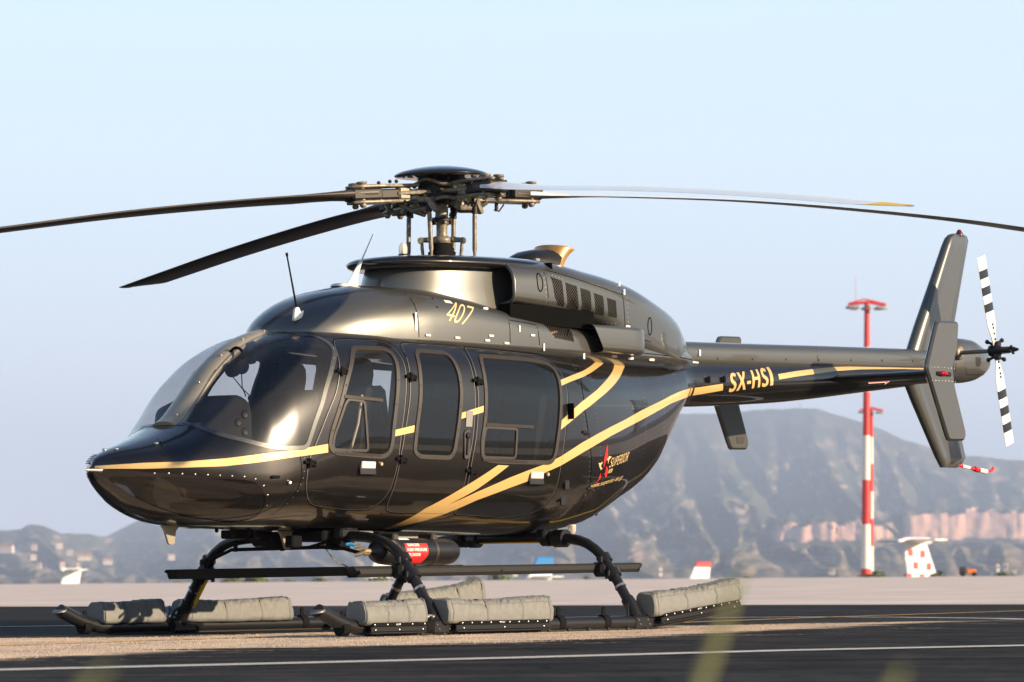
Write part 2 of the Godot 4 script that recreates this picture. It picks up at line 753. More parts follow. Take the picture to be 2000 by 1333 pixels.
func near_ground_picture() -> ImageTexture:
	# one texel every 2 cm along z and 2 cm along x; asphalt with rubber streaks and a spill of pale sand under the skids
	var w := 2048
	var h := 1400
	var x0 := -12.0
	var z0 := -20.0
	var sx := 36.0 / w
	var sz := 32.0 / h
	var bytes := PackedByteArray()
	bytes.resize(w * h * 3)
	var edge := noise(11, 0.35, 5)
	var fine := noise(12, 4.0, 3)
	var streak := noise(13, 0.6, 4)
	var top := v2([-12, -1.3, -4, -1.1, 0.1, -0.95, 0.5, -0.3, 2.2, -0.35, 5.0, 0.35, 6.2, 0.7, 8.5, 1.3])
	var low := v2([-12, 5.2, -5.2, 3.9, -3.9, 3.8, -2.9, 3.5, -1.8, 2.9, -0.8, 3.25, 0.2, 3.5, 1.6, 3.05, 4.0, 2.4, 5.3, 2.1, 6.6, 1.5, 8.5, 1.3])
	for j in h:
		var z := z0 + (j + 0.5) * sz
		for i in w:
			var x := x0 + (i + 0.5) * sx
			var f := fine.get_noise_2d(x * 3.0, z * 3.0)
			# streaks run across the picture, along the camera's right
			var su := x * 0.67 + z * 0.742
			var sv := x * 0.742 - z * 0.67
			var st := streak.get_noise_2d(su * 0.5, sv * 5.0)
			var g := 0.026 + 0.013 * f + 0.024 * st
			# patched surfacing, hairline cracks and a few dark drips
			g *= 1.0 + 0.35 * edge.get_noise_2d(x * 0.35 + 90.0, z * 0.35)
			var ck := absf(edge.get_noise_2d(x * 0.8 + 40.0, z * 0.8 - 70.0))
			if ck < 0.006:
				g *= 0.45
			if streak.get_noise_2d(x * 2.2 + 11.0, z * 2.2) > 0.52:
				g *= 0.55
			# pale dust dragged along in thin streaks
			g += 0.035 * smoothstep(0.30, 0.62, streak.get_noise_2d(su * 0.22 + 31.0, sv * 9.0)) * smoothstep(-8.0, -1.0, z) 
			var r := g * 1.04
			var b := g * 1.0
			if z > -2.5 and z < 6.0 and x < 9.0:
				var t := at_line(top, x)
				var l := at_line(low, x)
				var e := edge.get_noise_2d(su * 1.2, sv * 6.0)
				var inn := minf(z - t, l - z)
				var cov := smoothstep(-0.18, 0.22, inn + 0.55 * e + 0.14 * f)
				if inn > -0.9 and cov < 0.5 and e + f * 0.7 > 0.62:
					cov = 0.6
				cov *= 0.93 + 0.2 * st
				cov = clampf(cov, 0.0, 1.0)
				var s := 0.60 + 0.13 * f + 0.06 * st
				r = lerpf(r, s * 1.03, cov)
				g = lerpf(g, s * 0.81, cov)
				b = lerpf(b, s * 0.60, cov)
			var k := (j * w + i) * 3
			bytes[k] = int(255.0 * lin2s(r))
			bytes[k + 1] = int(255.0 * lin2s(g))
			bytes[k + 2] = int(255.0 * lin2s(b))
	return ImageTexture.create_from_image(Image.create_from_data(w, h, false, Image.FORMAT_RGB8, bytes))


static func lin2s(x: float) -> float:
	x = clampf(x, 0.0, 1.0)
	return 12.92 * x if x < 0.0031308 else 1.055 * pow(x, 1.0 / 2.4) - 0.055


static func at_line(l: Array, x: float) -> float:
	for i in l.size() - 1:
		if x <= l[i + 1].x:
			return lerpf(l[i].y, l[i + 1].y, clampf((x - l[i].x) / (l[i + 1].x - l[i].x), 0.0, 1.0))
	return l[l.size() - 1].y


func lines_on(called: String, pts: Array, w: float, y: float, m: Material) -> void:
	var mb := MB.new()
	for i in pts.size() - 1:
		var a := Vector3(pts[i].x, y, pts[i].y)
		var b := Vector3(pts[i + 1].x, y, pts[i + 1].y)
		var t0: Vector3 = (b - a).normalized()
		var ta: Vector3 = t0 if i == 0 else (b - Vector3(pts[i - 1].x, y, pts[i - 1].y)).normalized()
		var tb: Vector3 = t0 if i == pts.size() - 2 else (Vector3(pts[i + 2].x, y, pts[i + 2].y) - a).normalized()
		var sa := ta.cross(Vector3.UP) * w * 0.5
		var sb := tb.cross(Vector3.UP) * w * 0.5
		mb.quad(a - sa, a + sa, b + sb, b - sb, Vector3.UP)
	structure(called, mb, m)


func ground() -> void:
	# the wide ground: a disc of rings round the eye, out to the foot of the hills
	var far := mat("dry_ground", Color(0.16, 0.13, 0.085), 0.95)
	far.albedo_texture = ntex(3, 0.01, Color(0.75, 0.72, 0.6), Color(1, 1, 1))
	far.uv1_triplanar = true
	far.uv1_world_triplanar = true
	far.uv1_scale = Vector3.ONE * 0.01
	var P := []
	for r in [0.0, 15.0, 30.0, 60.0, 80.0, 100.0, 120.0, 140.0, 160.0, 180.0, 200.0, 215.0, 230.0, 250.0, 270.0, 290.0, 310.0, 330.0, 500.0, 800.0, 2700.0]:
		var row := PackedVector3Array()
		for j in 97:
			var a := TAU * j / 96
			var x: float = EYE.x + maxf(r, 0.01) * cos(a)
			var z: float = EYE.z + maxf(r, 0.01) * sin(a)
			row.append(Vector3(x, ground_y(x, z) - 0.03, z))
		P.append(row)
	structure("ground", grid(P, []), far)

	# concrete apron beyond the asphalt, following the ground over its crest
	var con := mat("concrete", Color(0.77, 0.655, 0.575), 0.9)
	con.albedo_texture = ntex(21, 0.008, Color(0.80, 0.80, 0.80), Color(1, 1, 1), 1024)
	con.uv1_triplanar = true
	con.uv1_world_triplanar = true
	con.uv1_scale = Vector3(0.02, 0.02, 0.055)
	P = []
	for i in 61:
		var row := PackedVector3Array()
		for j in 41:
			var t := pow(float(i) / 60.0, 1.3)
			var s := -150.0 + 300.0 * j / 40.0
			# along the asphalt's edge, and away from it
			var q := Vector2(18.9, -16.0) + Vector2(0.11, 0.994) * s + Vector2(0.994, -0.11) * (t * 215.0)
			row.append(Vector3(q.x, ground_y(q.x, q.y) + 0.004, q.y))
		P.append(row)
	structure("concrete_apron", grid(P, []), con)

	# asphalt of the stand, drawn finely near the aircraft
	var tar := mat("asphalt_near", Color(1, 1, 1), 0.86)
	tar.albedo_color = Color.WHITE
	tar.albedo_texture = near_ground_picture()
	tar.normal_enabled = true
	tar.normal_texture = ntex(31, 0.05, Color.BLACK, Color.WHITE, 512, true)
	tar.normal_scale = 0.22
	tar.metallic_specular = 0.15
	P = []
	for j in 9:
		var row := PackedVector3Array()
		for i in 13:
			row.append(Vector3(-12.0 + 3.0 * i, 0.0, -20.0 + 4.0 * j))
		P.append(row)
	structure("asphalt_stand", grid(P, []), tar)
	var tar2 := mat("asphalt_far", Color(0.025, 0.024, 0.025), 0.92)
	tar2.metallic_specular = 0.15
	tar2.albedo_texture = ntex(33, 0.02, Color(0.75, 0.75, 0.75), Color(1, 1, 1))
	tar2.uv1_triplanar = true
	tar2.uv1_world_triplanar = true
	tar2.uv1_scale = Vector3(0.15, 0.15, 0.4)
	P = []
	for i in 31:
		var row := PackedVector3Array()
		for j in 41:
			var s := -150.0 + 300.0 * j / 40.0
			var q := Vector2(18.9, -16.0) + Vector2(0.11, 0.994) * s - Vector2(0.994, -0.11) * (90.0 * i / 30.0)
			row.append(Vector3(q.x, minf(ground_y(q.x, q.y), 0.3) - 0.006, q.y))
		P.append(row)
	structure("asphalt_taxiway", grid(P, []), tar2)

	var white := mat("white_marking", Color(0.88, 0.86, 0.82), 0.7)
	white.albedo_texture = ntex(41, 0.03, Color(0.82, 0.80, 0.76), Color(1, 1, 1))
	white.uv1_triplanar = true
	white.uv1_world_triplanar = true
	var yel := mat("yellow_marking", Color(0.72, 0.42, 0.06), 0.75)
	lines_on("white_edge_line", v2([-12.0, 3.3, -5.1, 5.33, -3.9, 5.68, -2.6, 6.02, -0.95, 6.3, 0.45, 6.80, 3.0, 7.7, 9.0, 10.0]), 0.21, 0.004, white)
	lines_on("white_turning_line", v2([0.5, -9.0, 2.2, -6.6, 3.75, -5.2, 5.6, -4.3, 7.6, -3.6, 9.0, -2.7, 9.75, -1.7, 9.75, -0.6, 9.2, 0.8, 8.2, 2.3]), 0.15, 0.004, white)
	lines_on("yellow_guide_line", v2([-12.0, 2.9, -6.0, 1.9, -1.6, 1.1, -0.2, 0.85, 1.35, 0.62, 4.0, 0.15, 6.6, -0.42, 9.3, -1.12, 14.0, -2.0, 17.5, -2.6]), 0.10, 0.008, yel)

	# loose grit on the sand
	var grit := mat("grit", Color(0.50, 0.39, 0.29), 0.9)
	var st := MB.new()
	st.ball(Vector3.ZERO, Vector3(0.006, 0.004, 0.005), 6, 4)
	var mm := MultiMesh.new()
	mm.transform_format = MultiMesh.TRANSFORM_3D
	mm.mesh = st.mesh()
	var top := v2([-12, -1.3, 0.1, -0.95, 0.5, -0.3, 2.2, -0.35, 5.0, 0.35, 8.5, 1.3])
	var low := v2([-12, 5.2, -3.9, 3.8, -1.8, 2.9, 0.2, 3.5, 4.0, 2.4, 6.6, 1.5, 8.5, 1.3])
	var spots := []
	while spots.size() < 26000:
		var x := rng.randf_range(-6.0, 7.5)
		var z := rng.randf_range(-1.4, 4.4)
		if z > at_line(top, x) - 0.1 * rng.randf() and z < at_line(low, x) + 0.25 * (rng.randf() - 0.5):
			spots.append(Vector3(x, 0.001, z))
	mm.instance_count = spots.size()
	for i in spots.size():
		mm.set_instance_transform(i, Transform3D(Basis(Vector3.UP, rng.randf() * TAU).scaled(Vector3.ONE * rng.randf_range(0.25, 0.8)), spots[i]))
	var mi := MultiMeshInstance3D.new()
	mi.name = "sand_grit"
	mi.multimesh = mm
	mi.material_override = grit
	mi.set_meta("kind", "stuff")
	mi.set_meta("label", "loose pale sand grit scattered on the stand under the helicopter skids")
	mi.set_meta("category", "sand")
	add_child(mi)


func hills() -> void:
	var m := mat("hillside", Color(1, 1, 1), 0.95)
	m.albedo_color = Color.WHITE
	m.vertex_color_use_as_albedo = true
	m.metallic_specular = 0.1
	# the ridge seen over the apron: [column of the 2000-wide view, height of the skyline above eye level in the same units]
	var ridge := v2([-700, 120, -300, 95, -60, 100, 0, 101, 40, 102, 56, 112, 85, 108, 120, 93, 172, 92, 206, 87, 230, 99, 266, 115, 330, 140, 420, 165, 600, 215, 800, 255, 1000, 285, 1200, 306, 1325, 318, 1400, 317, 1460, 321, 1560, 327, 1600, 324, 1660, 307, 1720, 286, 1768, 263, 1820, 246, 1900, 229, 2000, 219, 2200, 200, 2400, 170, 2800, 120])
	var big := noise(61, 0.0042, 4)
	var spur := noise(62, 0.011, 4, FastNoiseLite.TYPE_SIMPLEX)
	var fine := noise(63, 0.045, 4)
	var soil := noise(64, 0.02, 4)
	var P := []
	var C := []
	var nr := 150
	var na := 520
	for i in nr + 1:
		var s := float(i) / nr
		var row := PackedVector3Array()
		var cr := PackedColorArray()
		for j in na + 1:
			var px := -700.0 + 3500.0 * j / na
			var top := at_line(ridge, px) + 2.5 * fine.get_noise_2d(px * 0.4, 7.0)
			var sh := 0.26 * s + 0.74 * pow(s, 1.7)
			var r := 2500.0 + 5300.0 * pow(s, 1.15)
			if px < 260.0:
				r = 2500.0 + lerpf(5300.0, 3600.0, smoothstep(260.0, 120.0, px)) * pow(s, 1.15)
			var el := -16.0 + (top + 16.0) * sh
			# spurs and gullies running down the face
			var wob := spur.get_noise_2d(px * 0.42 + 55.0 * s + 30.0 * big.get_noise_2d(px * 0.8, s * 200.0), s * 75.0)
			var env := sin(PI * clampf(s, 0.0, 1.0))
			var qbase := 66.0 + 7.0 * fine.get_noise_2d(px * 0.5, 3.0) + 5.0 * fine.get_noise_2d(px * 2.2, 30.0)
			var qtall := 38.0 + 20.0 * smoothstep(1735.0, 1800.0, px) + 14.0 * fine.get_noise_2d(px * 0.6, 11.0) + 7.0 * fine.get_noise_2d(px * 2.5, 19.0)
			var qzone := smoothstep(1500.0, 1525.0, px) * smoothstep(qbase - 24.0, qbase - 8.0, el) * smoothstep(qbase + qtall + 24.0, qbase + qtall + 8.0, el)
			qzone *= 1.0 - 0.7 * smoothstep(1738.0, 1748.0, px) * smoothstep(1772.0, 1762.0, px)
			env *= 1.0 - 0.93 * qzone
			r += (1300.0 * absf(wob) + 800.0 * big.get_noise_2d(px, s * 160.0)) * env
			el += env * (17.0 * spur.get_noise_2d(px * 0.7, s * 130.0) + 2.5 * fine.get_noise_2d(px * 0.7, s * 200.0))
			# low foothill at the right, then the quarry's cut face
			if px > 1500.0:
				el += 20.0 * smoothstep(1640.0, 1850.0, px) * exp(-pow((s - 0.30) / 0.10, 2.0))
			var cliff := 0.0
			var hgt := el
			if px > 1505.0 and px < 2500.0:
				var along_w := smoothstep(1505.0, 1530.0, px)
				var base := qbase
				var tall := qtall
				if el > base and el < base + tall:
					cliff = along_w * (1.0 - 0.8 * smoothstep(1738.0, 1748.0, px) * smoothstep(1772.0, 1762.0, px)) * smoothstep(0.0, 5.0, el - base) * smoothstep(0.0, 6.0, base + tall - el)
					r += along_w * (base + 0.15 * (el - base) - el) * 12.0 + 26.0 * spur.get_noise_2d(px * 4.0, el * 1.1)
			var p := EYE + dir_at(px) * r
			p.y = EYE.y + el / 6438.0 * r
			row.append(p)
			var veg := Color(0.050, 0.062, 0.036).lerp(Color(0.10, 0.095, 0.055), clampf(0.5 + soil.get_noise_2d(px * 0.7, hgt * 1.2), 0.0, 1.0))
			var bare := smoothstep(0.12, 0.40, soil.get_noise_2d(px * 1.1 + 300.0, hgt * 1.9) + 0.35 * wob + 0.3 * fine.get_noise_2d(px * 1.4, hgt * 1.4))
			bare *= smoothstep(330.0, 180.0, hgt) * 0.8
			var c := veg.lerp(Color(0.44, 0.32, 0.24), bare)
			if hgt < 75.0:
				c = c.lerp(Color(0.24, 0.18, 0.125), 0.75 * smoothstep(75.0, 40.0, hgt) * smoothstep(-0.35, 0.25, soil.get_noise_2d(px * 0.9, hgt * 6.0)))
			var vein := clampf(0.5 + 0.7 * spur.get_noise_2d(px * 9.0, hgt * 1.6) + 0.5 * fine.get_noise_2d(px * 1.5, hgt * 3.0), 0.0, 1.0)
			c = c.lerp(Color(0.85, 0.50, 0.36).lerp(Color(0.50, 0.32, 0.24), vein * 0.9), cliff)
			cr.append(c)
		P.append(row)
		C.append(cr)
	for back in [[400.0, 40.0], [1200.0, 220.0]]:
		var row := PackedVector3Array()
		for j in na + 1:
			var d: Vector3 = P[nr][j] - EYE
			d = d + Vector3(d.x, 0, d.z).normalized() * back[0]
			d.y -= back[1]
			row.append(EYE + d)
		P.append(row)
		C.append(C[nr])
	structure("hills", grid(P, C), m)

	# hills all round, behind the photographer as well
	P = []
	C = []
	for i in 15:
		var s := float(i) / 14
		var row := PackedVector3Array()
		var cr := PackedColorArray()
		for j in 181:
			var d := dir_at(1000.0).rotated(Vector3.UP, lerpf(0.27, TAU - 0.27, j / 180.0))
			var r := 1100.0 + 3200.0 * s
			var hh := (150.0 + 130.0 * big.get_noise_2d(j * 9.0, 50.0) + 30.0 * fine.get_noise_2d(j * 3.0, s * 60.0)) * s * sqrt(s) - 7.6 * (1.0 - s)
			var p := EYE + d * r
			p.y = hh
			row.append(p)
			cr.append(Color(0.05, 0.06, 0.036).lerp(Color(0.2, 0.15, 0.1), clampf(soil.get_noise_2d(j * 12.0, s * 200.0) * 1.4, 0.0, 1.0)))
		P.append(row)
		C.append(cr)
	structure("hills_around", grid(P, C), m)


# ------------------------------------------------------------------ the helicopter
func dress() -> void:
	var p := mat("dark_paint", Color(0.030, 0.027, 0.025), 0.33, 0.80, 1.0)
	p.clearcoat_roughness = 0.03
	mat("grey_paint", Color(0.105, 0.105, 0.095), 0.36, 0.62, 0.9)
	mat("gold", Color(0.72, 0.47, 0.17), 0.35, 0.25, 0.8)
	mat("pale_gold", Color(0.80, 0.58, 0.26), 0.4, 0.2, 0.5)
	mat("black_rubber", Color(0.012, 0.012, 0.013), 0.6)
	mat("black_paint", Color(0.011, 0.011, 0.012), 0.40, 0.0, 0.25)
	mat("step_paint", Color(0.020, 0.019, 0.018), 0.62)
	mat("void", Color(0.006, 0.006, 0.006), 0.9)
	mat("frame", Color(0.030, 0.025, 0.021), 0.5, 0.1)
	mat("post_paint", Color(0.36, 0.32, 0.25), 0.42, 0.3, 0.5)
	mat("lining", Color(0.035, 0.034, 0.034), 0.85)
	mat("cloth", Color(0.030, 0.031, 0.034), 0.9)
	mat("tan_cloth", Color(0.36, 0.31, 0.24), 0.9)
	mat("aerial_tan", Color(0.24, 0.21, 0.15), 0.5)
	mat("cream", Color(0.36, 0.32, 0.24), 0.45, 0.15, 0.2)
	M.cream.albedo_texture = ntex(71, 0.03, Color(0.50, 0.47, 0.42), Color(1, 1, 1), 256)
	M.cream.uv1_triplanar = true
	M.cream.uv1_scale = Vector3.ONE * 3.0
	mat("steel", Color(0.55, 0.53, 0.5), 0.3, 0.9)
	mat("dull_metal", Color(0.22, 0.21, 0.2), 0.5, 0.7)
	mat("brass", Color(0.6, 0.46, 0.28), 0.35, 0.8)
	mat("white_paint", Color(0.78, 0.76, 0.70), 0.4, 0.0, 0.4)
	mat("sticker_white", Color(0.75, 0.74, 0.70), 0.5)
	mat("red", Color(0.62, 0.012, 0.012), 0.4, 0.0, 0.3)
	mat("dark_red", Color(0.10, 0.012, 0.012), 0.4)
	mat("signal_red", Color(0.75, 0.02, 0.02), 0.45)
	mat("yellow", Color(0.85, 0.55, 0.01), 0.45)
	mat("blade_dark", Color(0.050, 0.042, 0.036), 0.42, 0.1)
	mat("blade_white", Color(0.86, 0.86, 0.85), 0.35, 0.0, 0.6)
	mat("blade_yellow", Color(0.80, 0.52, 0.02), 0.4)
	mat("hub_dark", Color(0.035, 0.031, 0.028), 0.5, 0.4)
	mat("copper", Color(0.55, 0.27, 0.12), 0.35, 0.8)
	mat("burnt_gold", Color(0.78, 0.44, 0.16), 0.34, 0.7)
	mat("wire", Color(0.075, 0.072, 0.066), 0.5, 0.4)
	mat("bright_flap", Color(0.82, 0.79, 0.74), 0.28, 0.35)
	mat("blue", Color(0.02, 0.25, 0.55), 0.4)
	for k in ["void", "lining", "cloth", "black_rubber"]:
		M[k].metallic_specular = 0.05
	for k in ["black_paint", "step_paint", "hub_dark", "blade_dark"]:
		M[k].metallic_specular = 0.35
	var cover := mat("cover_cloth", Color(0.165, 0.168, 0.156), 0.62)
	cover.albedo_texture = ntex(51, 0.02, Color(0.92, 0.92, 0.92), Color(1, 1, 1))
	cover.uv1_triplanar = true
	cover.uv1_scale = Vector3(1.2, 2.2, 1.2)
	mat("cover_strap", Color(0.12, 0.122, 0.114), 0.7)
	cover.rim_enabled = true
	cover.rim = 0.3
	var cp := pane("clear_pane", Color(0.06, 0.062, 0.062), 0.22)
	cp.roughness = 0.245
	pane("door_pane", Color(0.05, 0.05, 0.048), 0.16)
	pane("tinted_pane", Color(0.02, 0.022, 0.022), 0.36)
	pane("chin_pane", Color(0.010, 0.009, 0.008), 0.72)
	var lamp := pane("lamp_glass", Color(0.85, 0.80, 0.68), 0.45)
	lamp.roughness = 0.05
	var rl := pane("red_glass", Color(0.42, 0.006, 0.006), 0.8)
	rl.roughness = 0.05


func shapes() -> void:
	body = Loft.new([
		[0.0, 1.115, 1.085, .01, 1.10, 2.0, 2.0], [.02, 1.150, 1.045, .06, 1.10, 2.0, 2.0], [.06, 1.182, 1.005, .12, 1.10, 2.0, 1.9],
		[.15, 1.225, .935, .225, 1.10, 2.0, 1.9], [.3, 1.275, .838, .345, 1.11, 2.0, 1.95], [.5, 1.345, .768, .465, 1.10, 2.1, 2.05],
		[.66, 1.420, .738, .540, 1.09, 2.25, 2.2], [.8, 1.560, .726, .605, 1.07, 2.5, 2.3], [1.0, 1.780, .718, .670, 1.07, 2.8, 2.4],
		[1.2, 1.930, .713, .702, 1.13, 2.85, 2.5], [1.45, 2.035, .710, .715, 1.24, 2.85, 2.6], [1.7, 2.080, .706, .722, 1.35, 2.95, 2.7],
		[2.2, 2.110, .700, .735, 1.38, 3.2, 2.8], [3.0, 2.110, .690, .745, 1.38, 3.3, 2.8], [3.6, 2.100, .680, .740, 1.38, 3.2, 2.7],
		[4.0, 2.080, .685, .715, 1.40, 3.0, 2.6], [4.5, 2.070, .740, .630, 1.44, 2.7, 2.4], [5.0, 2.060, .915, .505, 1.54, 2.4, 2.2],
		[5.4, 2.060, 1.105, .395, 1.65, 2.2, 2.1], [5.78, 2.060, 1.60, .275, 1.78, 2.05, 2.0], [5.93, 2.065, 1.690, .215, 1.87, 2.0, 2.0],
		[6.2, 2.070, 1.705, .200, 1.885, 2.0, 2.0], [7.15, 2.100, 1.765, .180, 1.930, 2.0, 2.0], [8.56, 2.145, 1.913, .130, 2.030, 2.0, 2.0], [9.7, 2.180, 2.043, .085, 2.112, 2.0, 2.0]])
	fairing = Loft.new([
		[1.50, 2.075, 1.98, .02, 2.03, 2.0, 2.0], [1.54, 2.125, 1.97, .17, 2.03, 2.0, 2.0], [1.65, 2.215, 1.95, .30, 2.03, 2.1, 2.0], [1.82, 2.305, 1.94, .40, 2.03, 2.2, 2.0],
		[2.05, 2.375, 1.93, .475, 2.03, 2.5, 2.0], [2.35, 2.425, 1.92, .525, 2.03, 2.8, 2.0], [2.65, 2.425, 1.92, .560, 2.03, 3.3, 2.0], [3.1, 2.375, 1.90, .580, 2.03, 4.0, 2.0],
		[3.5, 2.300, 1.90, .585, 2.03, 4.6, 2.0], [4.0, 2.235, 1.90, .580, 2.03, 5.0, 2.0], [4.45, 2.205, 1.90, .545, 2.03, 4.0, 2.0], [5.2, 2.20, 1.92, .445, 2.04, 2.8, 2.0], [5.7, 2.18, 1.94, .315, 2.05, 2.4, 2.0], [5.95, 2.15, 1.95, .20, 2.05, 2.2, 2.0], [6.05, 2.12, 1.96, .12, 2.05, 2.2, 2.0]])
	engine = Loft.new([
		[3.46, 2.680, 2.322, .578, 2.42, 3.2, 4.5], [4.0, 2.700, 2.285, .572, 2.42, 3.4, 4.5], [4.45, 2.660, 2.235, .556, 2.40, 3.2, 4.0], [4.9, 2.600, 2.04, .515, 2.34, 3.2, 5.0],
		[5.3, 2.500, 1.97, .440, 2.26, 3.0, 5.0], [5.6, 2.410, 1.95, .355, 2.18, 2.8, 4.5], [5.77, 2.325, 1.95, .270, 2.13, 2.5, 4.0], [5.90, 2.235, 1.95, .195, 2.09, 2.2, 2.0], [6.00, 2.150, 1.95, .125, 2.06, 2.0, 2.0]])


const WINDSHIELD := [1.565, 2.022, 1.61, 2.00, 1.632, 1.962, 1.628, 1.910, 1.560, 1.822, 1.446, 1.653, 1.387, 1.534, 1.325, 1.430, 1.273, 1.320, 1.245, 1.256, 1.075, 1.248, .922, 1.266, .829, 1.292, .713, 1.329, .660, 1.380]
const DOOR1 := [1.70, 1.992, 1.80, 2.004, 2.11, 2.006, 2.184, 1.978, 2.212, 1.912, 2.223, 1.822, 2.192, 1.658, 2.130, 1.345, 2.098, 1.081, 2.085, .965, 2.053, .892, 1.985, .838, 1.782, .832, 1.422, .858, 1.320, .900, 1.250, .990, 1.258, 1.15, 1.292, 1.212, 1.446, 1.488, 1.532, 1.614, 1.610, 1.788, 1.655, 1.93]
const WIN1 := [1.83, 1.950, 2.085, 1.954, 2.140, 1.923, 2.158, 1.852, 2.140, 1.762, 2.111, 1.634, 2.072, 1.444, 2.052, 1.288, 2.030, 1.222, 1.975, 1.186, 1.913, 1.181, 1.505, 1.198, 1.452, 1.230, 1.442, 1.280, 1.465, 1.366, 1.550, 1.539, 1.634, 1.711, 1.745, 1.874, 1.790, 1.931]
const DOOR2 := [2.30, 2.000, 2.262, 1.965, 2.240, 1.812, 2.207, 1.602, 2.152, 1.370, 2.112, 1.195, 2.100, 1.047, 2.10, .90, 2.135, .838, 2.20, .822, 2.79, .812, 2.796, 1.164, 2.842, 1.364, 2.872, 1.601, 2.878, 1.781, 2.883, 1.902, 2.87, 1.985, 2.84, 2.000]
const WIN2 := [2.40, 1.955, 2.68, 1.952, 2.728, 1.90, 2.746, 1.797, 2.740, 1.656, 2.702, 1.442, 2.657, 1.242, 2.611, 1.188, 2.299, 1.190, 2.235, 1.233, 2.258, 1.408, 2.300, 1.606, 2.325, 1.779, 2.355, 1.92]
const DOOR3 := [2.93, 1.998, 3.72, 1.978, 3.82, 1.940, 3.869, 1.857, 3.890, 1.759, 3.874, 1.636, 3.827, 1.391, 3.791, 1.210, 3.784, 1.075, 3.775, .955, 3.720, .868, 3.640, .828, 3.399, .793, 2.805, .812, 2.811, 1.164, 2.857, 1.364, 2.887, 1.601, 2.893, 1.781, 2.898, 1.902, 2.905, 1.98]
const WIN3 := [3.002, 1.945, 3.535, 1.942, 3.735, 1.927, 3.808, 1.886, 3.823, 1.805, 3.804, 1.659, 3.768, 1.451, 3.726, 1.267, 3.700, 1.205, 3.65, 1.176, 3.129, 1.172, 2.973, 1.180, 2.913, 1.215, 2.904, 1.319, 2.942, 1.484, 2.960, 1.664, 2.975, 1.85]
const CHIN := [.050, 1.040, .10, 1.049, .332, 1.049, .673, 1.034, .80, 1.028, .868, 1.012, .921, .966, .956, .914, .99, .855, 1.015, .775, .912, .748, .584, .785, .386, .842, .20, .925, .095, 1.00]
const GOLD := [
	[.007, 1.116, .208, 1.133, .425, 1.141, .671, 1.163, .939, 1.199, 1.090, 1.215, 1.441, 1.271, 1.441, 1.214, 1.092, 1.171, .870, 1.138, .672, 1.113, .424, 1.102, .204, 1.094, .006, 1.096],
	[2.061, 1.380, 2.252, 1.418, 2.245, 1.370, 2.050, 1.335], [2.719, 1.518, 2.945, 1.574, 2.938, 1.529, 2.712, 1.475],
	[3.822, 1.790, 4.00, 1.835, 4.181, 1.876, 4.36, 1.925, 4.509, 1.968, 4.60, 2.005, 4.72, 2.005, 4.60, 1.957, 4.434, 1.911, 4.30, 1.872, 4.144, 1.830, 3.95, 1.785, 3.816, 1.748],
	[3.780, 1.497, 3.90, 1.567, 4.024, 1.634, 4.15, 1.688, 4.279, 1.739, 4.40, 1.792, 4.516, 1.842, 4.64, 1.897, 4.749, 1.948, 4.85, 2.005, 5.03, 2.005, 4.95, 1.965, 4.837, 1.918, 4.71, 1.857, 4.584, 1.799, 4.48, 1.754, 4.372, 1.709, 4.26, 1.664, 4.149, 1.616, 4.05, 1.575, 3.962, 1.530, 3.770, 1.430],
	[2.367, .722, 2.508, .858, 2.780, 1.001, 3.098, 1.163, 3.212, 1.161, 2.921, .989, 2.703, .881, 2.930, .972, 3.239, 1.079, 3.425, 1.133, 3.618, 1.185, 3.770, 1.238, 4.026, 1.345, 4.22, 1.41, 4.435, 1.475, 4.67, 1.54, 4.911, 1.610, 5.11, 1.66, 5.302, 1.708, 5.45, 1.748, 5.576, 1.778, 5.70, 1.803, 5.85, 1.826, 6.009, 1.842, 6.321, 1.882, 6.335, 1.831, 6.040, 1.788, 5.83, 1.762, 5.623, 1.726, 5.45, 1.69, 5.293, 1.646, 5.10, 1.592, 4.905, 1.538, 4.65, 1.47, 4.433, 1.407, 4.24, 1.344, 4.048, 1.278, 3.778, 1.173, 3.627, 1.126, 3.444, 1.058, 3.264, 1.008, 2.964, .916, 2.725, .815, 2.423, .716],
	[7.071, 1.989, 7.33, 2.025, 7.604, 2.055, 7.929, 2.086, 8.279, 2.108, 8.914, 2.136, 9.263, 2.150, 9.213, 2.120, 8.871, 2.109, 8.272, 2.080, 7.920, 2.052, 7.565, 2.010, 7.30, 1.978, 7.069, 1.946]]


